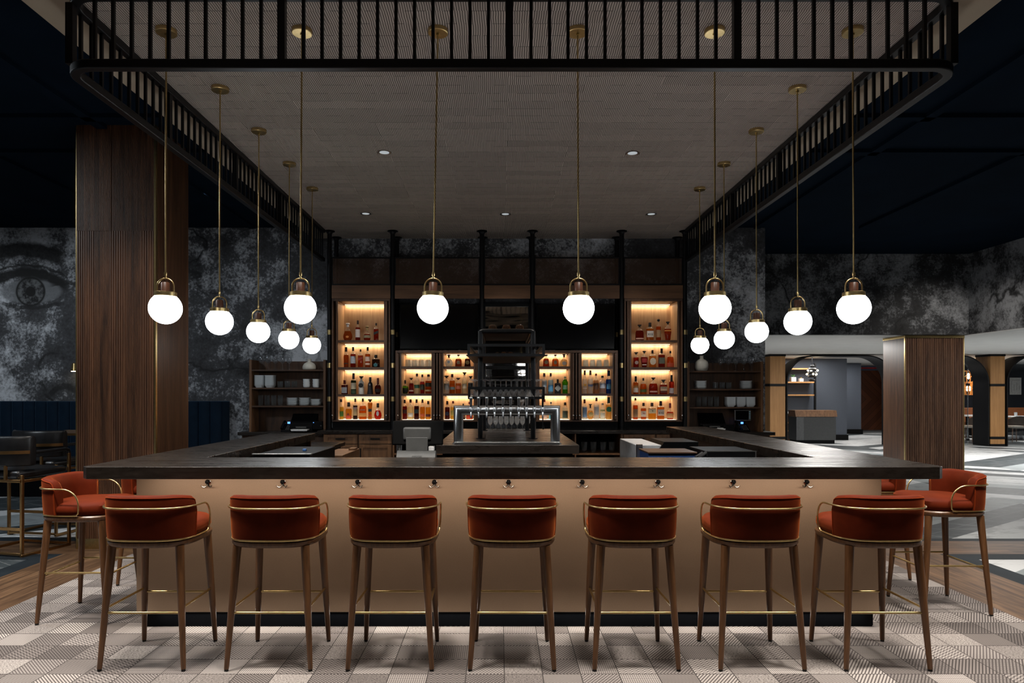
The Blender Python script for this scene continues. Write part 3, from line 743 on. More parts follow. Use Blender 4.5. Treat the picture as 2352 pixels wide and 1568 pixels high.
def cabinet(nm, label, ox0, ox1, oz1, bays, shelves, key, doors):
    t = thing(nm, label, 'cabinet', ((ox0+ox1)/2, 10.45, ZC), 'lit bottle cabinets of the back bar')
    z0 = 1.112
    B('base_panel', BLACKP, t, (ox0, ox1, DF+.02, DF+.05, ZC+.001, 1.085))
    B('case', WALNUT, t, (ox0, ox1, DF-.01, 10.70, 1.085, z0), (ox0, ox1, DF-.01, 10.70, oz1-.035, oz1), (ox0, ox0+.022, DF-.01, 10.70, z0, oz1-.035), (ox1-.022, ox1, DF-.01, 10.70, z0, oz1-.035), bevel=.002)
    for bi, (x0, x1) in enumerate(bays):
        top = oz1-.036
        bk = B('back_panel', OAKIN, t, (x0, x1, DB, DB+.02, z0, top))
        B('inner_side', OAKIN, t, (x0-.012, x0, DF+.02, DB, z0, top)); B('inner_side', OAKIN, t, (x1, x1+.012, DF+.02, DB, z0, top))
        B('face_frame', WALNUT, t, (x0-.03, x0, DF-.005, DF+.02, z0, top), (x1, x1+.03, DF-.005, DF+.02, z0, top))
        zs = [z for z in shelves]
        for k, z in enumerate(zs):
            B('shelf', WALNUT, t, (x0, x1, DF, DB, z-.034, z))
        lv = [z0]+zs
        B('light_panel', LED, t, (x0+.01, x1-.01, DF+.03, DB-.02, z0, z0+.004))
        SHELF[key+str(bi)] = sorted([z0+.004]+zs)
        for k, z in enumerate(sorted(lv)):
            up = sorted(lv)[k+1]-.034 if k+1 < len(lv) else top
            strip(t, x0, x1, up, 2.6*(x1-x0))
    for dx in doors:
        d = B('folded_door', WALNUT, t, (dx-.012, dx+.012, DF-.06, DF+.30, z0+.01, oz1-.045), bevel=.002)
        k = MB().lathe([(.004, 0), (.004, .012), (.011, .018), (.009, .026), (.001, .028)], n=12); s = -1 if dx < (ox0+ox1)/2 else 1
        k.v = [(dx+p, DF-.06-r_, z0+.07+q) for p, q, r_ in k.v]; k.build('knob', CHROME, d)
x_ = lambda p: X(p, 10.26)
TSH = [1.499, 1.905, 2.311]; LSH = [1.508, 1.917]
cabinet('bottle_cabinet', 'tall lit bottle cabinet at the left end of the back bar', x_(763), x_(896), 2.93, [(x_(776), x_(882))], TSH, 'TL', [x_(766), x_(889)])
cabinet('bottle_cabinet', 'tall lit bottle cabinet at the right end of the back bar', x_(1434), x_(1567), 2.93, [(x_(1450), x_(1556))], TSH, 'TR', [x_(1441), x_(1564)])
cabinet('bottle_cabinet', 'low two-bay lit bottle cabinet under the left television', x_(908.6), x_(1097), 2.155, [(x_(922), x_(991)), (x_(1018), x_(1088))], LSH, 'L', [x_(915), x_(998), x_(1004.5), x_(1011)])
cabinet('bottle_cabinet', 'low two-bay lit bottle cabinet under the right television', x_(1231), x_(1419), 2.155, [(x_(1239), x_(1309.6)), (x_(1336), x_(1407))], LSH, 'R', [x_(1316), x_(1323), x_(1329.5), x_(1413)])
for a, b, lab in ((918, 1099, 'black flat television above the left low cabinet'), (1232.5, 1412, 'black flat television above the right low cabinet')):
    t = thing('television', lab, 'television', (X((a+b)/2, 10.5), 10.5, 2.18))
    B('housing', BLACKP, t, (X(a, 10.45), X(b, 10.45), 10.45, 10.51, Z(802, 10.45), Z(697, 10.45)), bevel=.004)
    B('screen', SCREEN, t, (X(a+2, 10.45), X(b-2, 10.45), 10.447, 10.451, Z(800, 10.45), Z(699.5, 10.45)))
    B('wall_bracket', BLACK, t, (X((a+b)/2, 10.45)-.2, X((a+b)/2, 10.45)+.2, 10.51, 10.795, 2.4, 2.6))
t = thing('wall_mirror', 'antique mirror in black frame between the two televisions', 'mirror', (X(1164, 10.6), 10.7, 1.6))
a, b = X(1109.5, 10.6), X(1219.6, 10.6)
B('glass', MIRROR2, t, (a+.03, b-.03, 10.69, 10.70, 1.20, Z(703.5, 10.69)))
B('frame', BLACK, t, (a, b, 10.66, 10.72, Z(703.5, 10.66), Z(695, 10.66)), (a, a+.035, 10.66, 10.72, 1.2, Z(703.5, 10.66)), (b-.035, b, 10.66, 10.72, 1.2, Z(703.5, 10.66)), (a, b, 10.66, 10.72, 1.12, 1.2))
B('backing', BLACKP, t, (a, b, 10.72, 10.79, 1.12, Z(695, 10.66)))
B('crossbar', BLACK, t, (a, b, 10.66, 10.69, Z(848, 10.66), Z(840, 10.66)))
# ---------------------------------------------------------------- bottles
AM, RD, BR, OR, GO, CL, PA = (.42, .10, .012), (.30, .03, .008), (.11, .03, .008), (.55, .17, .02), (.62, .33, .05), (.80, .80, .76), (.74, .62, .36)
def prof(shape, w, h):
    r = w/2
    if shape == 'tall':   q = [(.0, 0), (.93, 0), (1, .02), (1, .60), (.93, .66), (.55, .73), (.34, .78), (.31, .86), (.31, .9)]
    elif shape == 'straight': q = [(.0, 0), (.95, 0), (1, .02), (1, .66), (.9, .70), (.5, .74), (.36, .79), (.34, .9)]
    elif shape == 'slope': q = [(.0, 0), (.86, 0), (.9, .02), (1, .52), (.86, .62), (.5, .73), (.32, .80), (.31, .9)]
    elif shape == 'tear': q = [(.0, 0), (.62, 0), (.7, .02), (.96, .16), (1, .25), (.9, .38), (.62, .55), (.32, .70), (.24, .75), (.24, .82)]
    elif shape == 'squat': q = [(.0, 0), (.78, 0), (.85, .02), (1, .2), (1, .34), (.84, .46), (.5, .54), (.26, .58), (.25, .75)]
    elif shape == 'dome': q = [(.0, 0), (.98, 0), (1, .02), (.98, .42), (.93, .54), (.78, .64), (.5, .71), (.24, .75), (.2, .9)]
    elif shape == 'square': q = [(.0, 0), (.97, 0), (1, .02), (1, .66), (.93, .71), (.42, .75), (.28, .79), (.26, .88)]
    elif shape == 'round': q = [(.0, 0), (.55, 0), (.66, .02), (.95, .2), (1, .33), (.92, .46), (.66, .57), (.3, .66), (.22, .7), (.22, .84)]
    elif shape == 'urn': q = [(.0, 0), (.62, 0), (.66, .02), (.86, .3), (1, .52), (.92, .63), (.6, .72), (.28, .78), (.2, .9)]
    elif shape == 'bell': q = [(.0, 0), (1, 0), (1.0, .03), (.86, .35), (.84, .56), (.7, .66), (.36, .72), (.28, .8), (.27, .88)]
    elif shape == 'flare': q = [(.0, 0), (.8, 0), (.84, .02), (.74, .3), (.8, .55), (1, .76), (.95, .82), (.5, .86), (.36, .88), (.34, .9)]
    elif shape == 'tank': q = [(.0, 0), (.84, 0), (.88, .02), (.9, .5), (1, .56), (.98, .68), (.72, .74), (.5, .84), (.3, .88), (.28, .93)]
    return [(max(.0004, a*r), b*h) for a, b in q]
CAPZ = {'tear': .78, 'squat': .70, 'round': .74, 'flare': .86, 'tank': .90}
def sect(shape, pr, z):
    for (r0, z0), (r1, z1) in zip(pr, pr[1:]):
        if z0 <= z <= z1 and z1 > z0: return r0+(r1-r0)*(z-z0)/(z1-z0)
    return pr[-1][0]
BGRP = 'spirit bottles on the lit back bar shelves'
FILL = {'tall': .64, 'straight': .64, 'slope': .60, 'tear': .55, 'squat': .44, 'dome': .64, 'square': .64, 'round': .5, 'urn': .6, 'bell': .64, 'flare': .8, 'tank': .8}
def bottle(px, shape, wpx, hpx, base_z, liq, cap, capz, lab, desc, place, D=10.42, txt=None, stop=None, opaque=False):
    k = D/FPX; w, h = wpx*k, hpx*k; x = X(px, D)
    t = thing('bottle', desc+' bottle, '+place, 'bottle', (x, D, base_z), BGRP, local=True)
    pr = prof(shape, w, h)
    sq = shape in ('square', 'dome', 'urn', 'flare', 'squat', 'tear') and w > .07
    sy = .55 if sq else 1
    mat = colm('paper', liq) if opaque else colm('clear' if min(liq) > .3 else 'liquid', liq)
    mb = MB(); N = 20
    if shape in ('square',):
        mb.rings([[(*(lambda q: (q[0], q[1]*.7))(sup(2*pi*i/N, r, r, 5 if r > w*.3 else 2)), z) for i in range(N)] for r, z in pr]); sy = .7
    else: mb.lathe(pr, n=N, sy=sy)
    if not opaque:                # clear glass above the level of the spirit
        pr_f = FILL[shape]*h
        mb.m = [1 if min(mb.v[i][2] for i in f) > pr_f-.001 else 0 for f in mb.f]
    mb.build('glass_body', [mat, BTOP], t)
    c0 = capz*h if capz else CAPZ.get(shape, .86)*h
    rn = sect(shape, pr, min(c0, pr[-1][1]))*1.12+.0015
    c0 = min(c0, pr[-1][1]-.004)
    rn = min(rn, pr[-1][0]*1.5)
    cm = colm('cap', cap)
    if stop == 'wide': MB().lathe([(rn*.9, c0), (rn*.95, h*.93), (rn*1.7, h*.94), (rn*1.9, h), (.0005, h)], n=14).build('stopper', cm, t)
    elif stop == 'ball': MB().lathe([(rn, c0), (rn, h*.9), (rn*1.5, h*.93), (rn*1.7, h*.96), (rn*1.2, h*.995), (.0005, h)], n=14).build('stopper', cm, t)
    else: MB().lathe([(rn*1.05, c0), (rn*1.1, c0+.004), (rn*1.03, h*.985), (rn*.9, h), (.0005, h)], n=14).build('cap', cm, t)
    for (kind, c, z0, z1, wd) in lab:
        z0 *= h; z1 *= h
        if kind == 'disc':          # round or oval emblem or painted glint on the front
            zc, rz = (z0+z1)/2, (z1-z0)/2; r = max(sect(shape, pr, zc), sect(shape, pr, z0), sect(shape, pr, z1)); yf = -r*sy-.0012
            m2 = MB().prism([(rz*wd*cos(2*pi*i/18), zc+rz*sin(2*pi*i/18)) for i in range(18)], yf, yf+.002, 'y')
        elif kind == 'diamond':
            zc, rz = (z0+z1)/2, (z1-z0)/2; r = sect(shape, pr, zc); yf = -r*sy-.001
            m2 = MB().prism([(0, z0), (rz, zc), (0, z1), (-rz, zc)], yf, yf+.002, 'y')
        elif kind == 'slant':
            r = sect(shape, pr, (z0+z1)/2); yf = -r*sy-.0012; q = r*.98; d = .1*h
            m2 = MB().prism([(-q, z0-d*.5), (q, z0+d*.5), (q, z1+d*.5), (-q, z1-d*.5)], yf, yf+.0025, 'y')
        else:                        # paper wrapped round the front
            m2 = MB(); rings = []
            for z in (z0, (z0+z1)/2, z1):
                r = sect(shape, pr, z)+.0012; lp = []
                for i in range(13):
                    a = pi*1.5+(i/12-.5)*pi*wd
                    if shape == 'square': ex, ey = sup(a, r, r, 5)
                    else: ex, ey = r*cos(a), r*sin(a)
                    lp.append((ex, ey*sy-.0006, z))
                rings.append(lp+[(p*.94, q*.94, s_) for p, q, s_ in reversed(lp)])
            m2.rings(rings)
        m2.build('label', colm('paper', c), t)
    if txt:
        s, zc, sz, c = txt; r = max(sect(shape, pr, zc*h), w*.49)
        text('lettering', s, sz*h, colm('paper', c), t, (0, -r*sy-.0035, zc*h))
    return t
K, DKB, WHT, CRM, GRY, TAN = (.006, .006, .006), (.03, .012, .008), (.75, .75, .73), (.62, .55, .38), (.33, .36, .40), (.42, .32, .17)
GRN, TEAL, RED, BLU, SILV, PNK, NAV = (.05, .20, .05), (.02, .12, .14), (.45, .025, .015), (.08, .25, .6), (.42, .45, .50), (.55, .32, .26), (.012, .02, .06)
W = 'wrap'
def row_(key, lvl, place, items):
    z = SHELF[key][lvl]
    for it in items:
        px, sh, wp, hp, liq, cap, labs, desc = it[:8]; kw = it[8] if len(it) > 8 else {}
        bottle(px, sh, wp, hp, z, liq, cap, kw.pop('capz', None), labs, desc, place, **kw)
T = 'of left tall cabinet'
row_('TL0', 3, 'top shelf '+T, [
 (798.8, 'tear', 21, 41, AM, WHT, [('disc', (.6, .22, .05), .16, .28, 1.4)], 'teardrop amber decanter with white stopper', dict(stop='ball')),
 (822, 'tall', 11, 47, RD, DKB, [(W, (.62, .55, .52), .17, .56, .8)], 'tall dark red with silver paper label', dict(capz=.82)),
 (843.3, 'squat', 16, 34, RD, (.35, .24, .1), [(W, (.22, .19, .11), .2, .38, .9)], 'small squat round amber with ornate stopper', dict(stop='ball')),
 (864, 'square', 10.5, 41, RD, K, [('slant', K, .38, .52, 1)], 'square red whisky with black slanted label', dict(capz=.88))])
row_('TL0', 2, 'second shelf from top '+T, [
 (795, 'slope', 11.5, 47, AM, DKB, [(W, (.03, .02, .015), .17, .22, .8)], 'slim amber with long brown capsule', dict(capz=.77)),
 (811, 'tall', 12, 47, RD, DKB, [(W, SILV, .2, .55, .8)], 'round shouldered red brown with silver label', dict(capz=.81)),
 (828, 'square', 11, 42, (.42, .07, .012), DKB, [('slant', (.28, .03, .02), .42, .55, 1)], 'square amber with red slanted label', dict(capz=.88)),
 (844.5, 'tall', 11.5, 47, AM, K, [(W, (.66, .50, .42), .3, .53, .8), (W, (.66, .46, .36), .12, .22, .8)], 'amber scotch with pale pink labels', dict(capz=.82)),
 (863.5, 'square', 17, 29, (.05, .02, .01), K, [('disc', TEAL, .06, .34, 1.2)], 'short dark square with teal label', dict(capz=.75))])
row_('TL0', 1, 'third shelf from top '+T, [
 (791.5, 'square', 14, 32, (.11, .012, .01), (.22, .02, .02), [(W, GRY, .08, .5, .45)], 'square maroon with red cap', dict(capz=.72)),
 (812, 'tall', 12, 48, (.015, .035, .012), DKB, [(W, CRM, .24, .54, .85), (W, (.03, .06, .03), .02, .2, .8)], 'dark green whiskey with cream label', dict(capz=.72)),
 (830, 'straight', 12.5, 41, (.72, .70, .64), K, [('disc', K, .36, .62, 1)], 'white ceramic with black round emblem', dict(opaque=True, capz=.86, stop='wide')),
 (850.4, 'bell', 13.5, 39, (.008, .008, .01), K, [('disc', SILV, .5, .62, .6)], 'black bell shaped', dict(opaque=True, capz=.75)),  # silver disc is a glint painted on the dark bottle
 (868, 'round', 15, 37, (.10, .015, .012), (.12, .015, .012), [(W, (.02, .015, .015), .12, .32, .7)], 'maroon cognac with long thin neck', dict(capz=.58))])
row_('TL0', 0, 'bottom shelf '+T, [
 (783.6, 'slope', 12, 46, (.62, .42, .05), DKB, [(W, (.06, .18, .03), .14, .40, .9)], 'yellow liqueur with green label', dict(capz=.86)),
 (801, 'slope', 14, 39, (.60, .28, .03), DKB, [(W, (.5, .05, .02), .05, .22, .8), ('disc', (.2, .03, .02), .22, .36, 1)], 'golden with red label and dark neck', dict(capz=.74)),
 (816, 'straight', 10, 48, (.035, .015, .012), (.08, .03, .015), [(W, TAN, .18, .5, .7), (W, (.4, .3, .3), .5, .58, .8)], 'narrow black red with long olive label', dict(capz=.83)),
 (833.4, 'dome', 17, 48, (.58, .14, .01), (.05, .02, .015), [(W, (.62, .30, .09), .13, .3, .8), (W, (.45, .2, .12), .42, .48, .5)], 'wide orange bourbon with orange label', dict(capz=.84)),
 (850, 'flare', 10.5, 46, (.52, .20, .03), K, [(W, (.01, .03, .035), .38, .52, .9), (W, RED, .17, .23, .7)], 'flared amber with teal and black band', dict(stop='wide')),
 (868, 'tear', 17, 37, (.45, .02, .008), K, [('disc', SILV, .2, .52, .5)], 'red teardrop with silver emblem', dict(capz=.73))])
T = 'of first low bay'
row_('L0', 1, 'middle shelf '+T, [
 (930.6, 'round', 15, 31, (.16, .42, .02), K, [(W, K, .05, .42, .95)], 'bright green round with black label', {}),
 (944.7, 'bell', 12, 36, (.28, .02, .012), K, [(W, (.5, .35, .28), .14, .22, .8)], 'dark red ridged with loose black cap', dict(stop='wide')),
 (957.7, 'slope', 12.5, 46, (.76, .68, .5), DKB, [(W, (.02, .10, .06), .27, .44, .95)], 'clear with dark green label', dict(capz=.86)),
 (970, 'slope', 10.5, 44, (.40, .03, .012), DKB, [(W, (.05, .055, .035), .2, .48, .95)], 'slim red with dark olive label', dict(capz=.86)),
 (984, 'straight', 14, 44, AM, DKB, [(W, (.02, .022, .012), .36, .56, .95), (W, TAN, .12, .2, .8)], 'amber with black band', dict(capz=.88))])
row_('L0', 0, 'bottom shelf '+T, [
 (929.5, 'tall', 11, 45, (.18, .012, .012), DKB, [(W, (.06, .01, .015), .3, .5, .9)], 'dark red rum with maroon label', dict(capz=.82)),
 (943, 'slope', 13.5, 46, (.76, .66, .42), (.1, .02, .015), [(W, WHT, .13, .32, .7)], 'pale yellow with white label', dict(capz=.84)),
 (956.8, 'tall', 11, 46, (.06, .008, .01), K, [(W, (.015, .04, .05), .3, .5, .9)], 'almost black red with dark teal label', dict(capz=.82)),
 (970.4, 'slope', 11.5, 46, (.58, .24, .03), (.08, .02, .015), [(W, (.6, .12, .04), .14, .28, .8)], 'golden with orange label and brown neck', dict(capz=.82)),
 (983.5, 'tall', 11.5, 42, (.64, .32, .03), DKB, [(W, (.1, .02, .03), .14, .28, .85)], 'yellow gold with maroon label', dict(capz=.82))])
T = 'of second low bay'
row_('L1', 2, 'top shelf '+T, [
 (1031, 'round', 18, 28, (.72, .78, .8), DKB, [('disc', (.55, .62, .66), .26, .50, 1)], 'clear round tequila with dark stopper', dict(stop='ball')),
 (1053, 'dome', 15, 28, (.28, .06, .012), DKB, [('disc', TAN, .2, .5, .9)], 'brown domed tequila with tan oval label', dict(stop='ball')),
 (1074, 'bell', 15, 28, (.07, .018, .01), DKB, [('disc', (.45, .33, .12), .18, .5, 1)], 'dark brown with round gold label', dict(stop='ball'))])
row_('L1', 1, 'middle shelf '+T, [
 (1025.8, 'straight', 12.5, 41, (.74, .75, .74), K, [(W, (.3, .31, .31), .2, .56, .85)], 'clear with tall grey label', dict(stop='wide')),
 (1038.7, 'straight', 12, 45, OR, (.06, .015, .015), [(W, (.17, .21, .21), .2, .34, .95)], 'orange with grey blue label', dict(capz=.83)),
 (1052.5, 'straight', 12, 36, (.55, .17, .04), K, [(W, (.48, .13, .07), .3, .5, .8)], 'short amber with wide black cap', dict(capz=.88, stop='wide')),
 (1067, 'slope', 12, 49, (.76, .68, .48), DKB, [(W, (.6, .52, .36), .24, .46, .7)], 'tall pale with cream label', dict(stop='wide')),
 (1081, 'tall', 12, 40, (.72, .68, .6), K, [(W, (.015, .022, .028), .3, .6, .9)], 'clear with black label', dict(stop='wide'))])
row_('L1', 0, 'bottom shelf '+T, [
 (1027.4, 'tall', 11, 42, (.09, .012, .014), (.05, .01, .015), [('disc', NAV, .2, .42, 1)], 'dark wine red with navy round label', dict(capz=.8)),
 (1040.6, 'tall', 11, 42, (.66, .42, .07), (.25, .02, .02), [(W, (.55, .45, .12), .2, .5, .8)], 'yellow with red cap', dict(capz=.86)),
 (1064, 'square', 9, 36, (.03, .012, .01), K, [(W, (.1, .03, .02), .1, .5, .9)], 'dark narrow half hidden', {}),
 (1078.5, 'dome', 15, 40, (.55, .12, .02), (.4, .02, .02), [(W, (.5, .04, .02), .05, .2, .8)], 'orange with red label', {})])
T = 'of third low bay'
row_('R0', 2, 'top shelf '+T, [
 (1254.4, 'bell', 15, 28, (.36, .05, .012), DKB, [('disc', TAN, .2, .52, 1)], 'red brown with round tan label', dict(stop='ball')),
 (1275.5, 'dome', 15, 28, (.50, .13, .015), DKB, [('disc', TAN, .2, .52, .9)], 'amber domed with oval tan label', dict(stop='ball')),
 (1295.4, 'round', 16, 29, (.78, .62, .36), DKB, [('disc', (.7, .68, .62), .12, .42, 1.2)], 'pale round with white label', dict(stop='ball'))])
row_('R0', 1, 'middle shelf '+T, [
 (1250, 'straight', 12, 47, (.66, .72, .76), (.08, .03, .045), [(W, (.5, .6, .68), .3, .6, .7)], 'frosted white gin with purple cap', dict(capz=.82)),
 (1265, 'tall', 11.5, 47, (.36, .55, .72), (.07, .015, .02), [(W, (.12, .42, .75), .1, .42, .95)], 'clear blue with sky blue label', dict(capz=.84)),
 (1281, 'square', 14, 33, (.008, .008, .009), K, [('diamond', (.42, .46, .45), .14, .60, 1)], 'black apothecary with silver diamond label', dict(opaque=True, capz=.8)),
 (1298, 'tank', 13.5, 39, (.10, .45, .02), (.3, .45, .25), [(W, (.25, .5, .33), .25, .5, .6)], 'bright green gin', {})])
row_('R0', 0, 'bottom shelf '+T, [
 (1250.6, 'tall', 11, 46, (.78, .6, .5), (.3, .02, .02), [(W, (.7, .5, .42), .05, .3, .9)], 'pale pink with red cap', dict(capz=.86)),
 (1265.5, 'straight', 9, 40, (.3, .6, .75), (.25, .27, .28), [(W, (.1, .5, .7), .05, .4, .95)], 'light blue with grey cap', dict(capz=.88)),
 (1298, 'straight', 12.5, 39, (.70, .68, .58), DKB, [(W, (.05, .075, .06), .08, .50, .9)], 'clear with black green picture label', dict(capz=.82))])
T = 'of fourth low bay'
row_('R1', 1, 'middle shelf '+T, [
 (1343, 'slope', 11, 53, (.72, .72, .70), (.12, .05, .04), [('disc', (.75, .42, .06), .32, .42, 1), (W, (.55, .5, .46), .2, .26, .8)], 'tall frosted vodka with orange picture', dict(capz=.8)),
 (1356, 'slope', 12, 53, (.68, .69, .70), (.12, .05, .04), [(W, (.2, .28, .5), .3, .4, .8)], 'tall frosted vodka with blue picture', dict(capz=.8)),
 (1369, 'tall', 12, 46, (.50, .30, .16), (.25, .06, .03), [(W, (.12, .055, .03), .2, .52, .85)], 'clear with brown copper label', dict(capz=.91)),
 (1383.7, 'straight', 14, 41, (.66, .66, .66), K, [(W, (.6, .65, .75), .3, .58, .95), (W, (.22, .12, .09), .1, .29, .8)], 'clear with white and blue landscape label', dict(capz=.9)),
 (1398, 'slope', 13, 53, (.015, .09, .42), (.008, .02, .08), [(W, (.12, .4, .7), .2, .42, .6)], 'tall deep blue vodka', dict(capz=.76))])
row_('R1', 0, 'bottom shelf '+T, [
 (1342.7, 'straight', 11, 46, (.62, .64, .64), (.1, .015, .015), [(W, (.14, .25, .45), .1, .6, .9)], 'clear with long blue label', dict(capz=.8)),
 (1356, 'round', 14, 35, (.70, .42, .14), K, [('disc', (.5, .38, .16), .18, .48, 1.1)], 'short amber with round gold and black label', dict(stop='wide')),
 (1370, 'tall', 12, 50, (.68, .68, .68), (.1, .02, .02), [(W, (.5, .52, .56), .2, .58, .85)], 'clear with tall silver label', dict(capz=.83)),
 (1384, 'slope', 12.5, 37, (.74, .74, .66), (.4, .4, .4), [(W, (.7, .62, .25), .5, .6, .7), (W, (.62, .62, .55), .1, .4, .7)], 'milky clear with yellow label', dict(capz=.9)),
 (1398, 'tall', 13, 51, (.66, .44, .16), (.02, .06, .05), [('disc', (.015, .18, .09), .33, .57, 1.05)], 'pale gold with round green label', dict(capz=.72))])
T = 'of right tall cabinet'
row_('TR0', 3, 'top shelf '+T, [
 (1469, 'dome', 19.5, 37, (.22, .022, .01), K, [(W, PNK, .1, .18, .7)], 'wide domed red brown bourbon with black stopper', dict(stop='wide')),
 (1492.8, 'square', 16, 42, OR, K, [(W, (.60, .54, .48), .2, .54, .7)], 'square amber rye with white label', dict(capz=.76, txt=('RYE', .34, .16, (.02, .02, .03)))),
 (1512.5, 'tall', 11, 50, (.50, .10, .015), K, [(W, (.34, .20, .1), .16, .5, .8)], 'tall amber with glass stopper and tan label', dict(capz=.93, stop='ball')),
 (1534, 'urn', 16.5, 44, (.42, .06, .012), K, [(W, (.6, .25, .05), .5, .56, .8)], 'urn shaped amber with black stopper', dict(stop='wide'))])
row_('TR0', 2, 'second shelf from top '+T, [
 (1461, 'straight', 12, 35, (.34, .02, .01), K, [('disc', (.3, .22, .2), .2, .44, 1)], 'red with round grey emblem', dict(stop='wide')),
 (1479.8, 'urn', 16, 38, (.22, .018, .012), K, [(W, (.35, .03, .03), .3, .55, .6), (W, WHT, .14, .19, .6)], 'bulging dark red with white band', dict(stop='wide')),
 (1498.7, 'square', 14.5, 40, (.60, .22, .03), DKB, [('disc', (.58, .5, .38), .15, .56, .85)], 'orange with cream oval label', dict(capz=.8)),
 (1519.6, 'square', 14, 44, (.24, .028, .012), (.05, .02, .015), [(W, (.11, .12, .085), .2, .52, .8)], 'red brown with grey green label', dict(capz=.74)),
 (1539.7, 'dome', 16, 38, (.55, .11, .015), K, [(W, (.42, .06, .02), .04, .28, .8)], 'plain orange red domed', dict(capz=.86))])
row_('TR0', 1, 'third shelf from top '+T, [
 (1460.3, 'tall', 11.5, 41, (.58, .18, .03), K, [(W, (.62, .55, .48), .1, .36, .85), (W, (.55, .3, .1), .37, .48, .85)], 'amber with colourful white label', dict(capz=.7)),
 (1477.7, 'dome', 15, 37, (.58, .15, .012), K, [(W, (.06, .085, .02), .12, .3, .9)], 'orange with green strip label', dict(capz=.84)),
 (1500.5, 'dome', 20, 38, (.34, .035, .012), K, [(W, PNK, .11, .2, .65)], 'wide domed bourbon with pale pink strip', dict(stop='wide')),
 (1523.7, 'square', 16, 33, (.40, .045, .014), K, [(W, (.56, .40, .26), .24, .52, .75), (W, (.1, .02, .015), .1, .22, .7)], 'square red with black wax stopper', dict(capz=.8, stop='wide', txt=('KNOB', .43, .12, (.03, .02, .02)))),
 (1542.4, 'tall', 11, 44, (.48, .05, .02), K, [(W, (.42, .36, .36), .04, .32, .9)], 'slim red with pale grey label', dict(capz=.66))])
row_('TR0', 0, 'bottom shelf '+T, [
 (1459.5, 'tall', 11, 49, (.50, .09, .012), (.05, .02, .012), [(W, (.24, .15, .09), .1, .48, .85)], 'tall orange with grey tan label', dict(capz=.88)),
 (1478, 'straight', 12, 38, (.52, .12, .015), DKB, [(W, (.62, .56, .52), .16, .5, .95), ('disc', RED, .3, .42, 1)], 'white labelled amber with red dot', dict(capz=.8)),
 (1497.6, 'square', 16.5, 38, (.62, .30, .04), DKB, [(W, (.68, .56, .36), .36, .62, .9)], 'gold square with cream label and a numeral', dict(capz=.78, txt=('4', .5, .18, (.05, .03, .02)))),
 (1517.5, 'square', 15.5, 42, OR, (.045, .015, .02), [(W, (.60, .5, .45), .2, .54, .75)], 'square amber rye with pale label and purple cap', dict(capz=.74, txt=('RYE', .33, .17, (.02, .025, .05)))),
 (1539, 'squat', 16.5, 37, (.48, .06, .02), (.2, .012, .02), [(W, (.5, .28, .13), .08, .38, .9)], 'squat red with dripping red wax cap', {})])
def glass_tumbler(name, r0, r1, h, mat, inv=False, base=.012):
    p = [(.0005, 0), (r0*.96, 0), (r0, .004), (r1, h), (r1-.0022, h), (r0-.003, base), (.0005, base)]
    if inv: p = [(r, h-z) for r, z in p]
    return MB().lathe(p, n=24, cap=False)
def stemmed(bowl, foot=.034):
    p = [(.0005, 0), (foot, 0), (foot, .003), (.005, .008), (.0035, .02)]+bowl
    return MB().lathe(p, n=24, cap=False)
proto = None
for key, pxs, dsc in (('L0', (937, 952, 967.5, 983.7), 'first low bay'), ('R1', (1345, 1361, 1376, 1392.6), 'fourth low bay')):
    for rowi, D in ((0, 10.36), (1, 10.50)):
        for i, px in enumerate(pxs):
            lab = 'upturned glass tumbler, top shelf of %s, %s row, %s from left' % (dsc, ('front', 'back')[rowi], ORD[i])
            loc = (X(px, 10.36)+.02*rowi, D, SHELF[key][2])
            if proto is None:
                proto = glass_tumbler('rocks', .036, .041, .105, GLASS2, True).build('tumbler', GLASS2); tag(proto, lab, 'glass', 'upturned tumblers in the lit cabinets'); proto.location = loc
            else: dup(proto, loc, lab)
# ---------------------------------------------------------------- wall shelves left and right of the back bar
DS = 10.45
def wall_shelf(label, px0, px1, py_top, pys):
    x0, x1 = X(px0, DS), X(px1, DS); zt = Z(py_top, DS)
    t = thing('wall_shelf', label, 'shelf', ((x0+x1)/2, 10.6, .92))
    B('side', CABW, t, (x0, x0+.036, DS, 10.79, .921, zt)); B('side', CABW, t, (x1-.036, x1, DS, 10.79, .921, zt))
    B('back_panel', WALNUT, t, (x0+.036, x1-.036, 10.76, 10.79, .921, zt-.01))
    zs = [Z(p, DS) for p in pys]
    for z in zs: B('shelf', WALNUTX, t, (x0+.036, x1-.036, DS+.005, 10.76, z-.022, z))
    return zs
ZL = wall_shelf('walnut wall shelf with crockery left of the back bar', 572.4, 748, 826, (848.5, 890, 931.5))
ZR = wall_shelf('walnut wall shelf with crockery right of the back bar', 1578, 1753, 830, (851.4, 892.6, 934.5))
for a, b, lab in ((548, 745, 'dark stone counter under the left wall shelf'), (1576, 1778, 'dark stone counter under the right wall shelf')):
    o = MB().box(X(a, DS), X(b, DS)-(.0 if a > 1000 else .03), 10.40, 10.795, .87, .92); x0, x1 = X(a, DS), X(b, DS)
    if a < 1000: o = MB().box(x0, PXS[0]-.135, 10.40, 10.795, .87, .92)
    else: o = MB().box(PXS[5]+.135, x1, 10.40, 10.795, .87, .92)
    t = o.build('side_counter', STONE, None, bevel=.003); tag(t, lab, 'countertop')
    a, b = (x0+.05, PXS[0]-.14) if x0 < 0 else (PXS[5]+.14, 4.05)
    tag(B('counter_cabinet', WALNUT, None, (a, b, 10.46, 10.79, 0, .869)), 'plain walnut cabinet under the %s side counter' % ('left' if x0 < 0 else 'right'), 'cabinet')
wine = stemmed([(.004, .085), (.012, .098), (.033, .118), (.043, .150), (.040, .185), (.036, .205), (.0345, .205), (.041, .15), (.03, .12), (.0005, .1)]).build('wine_glass', GLASS); first = True
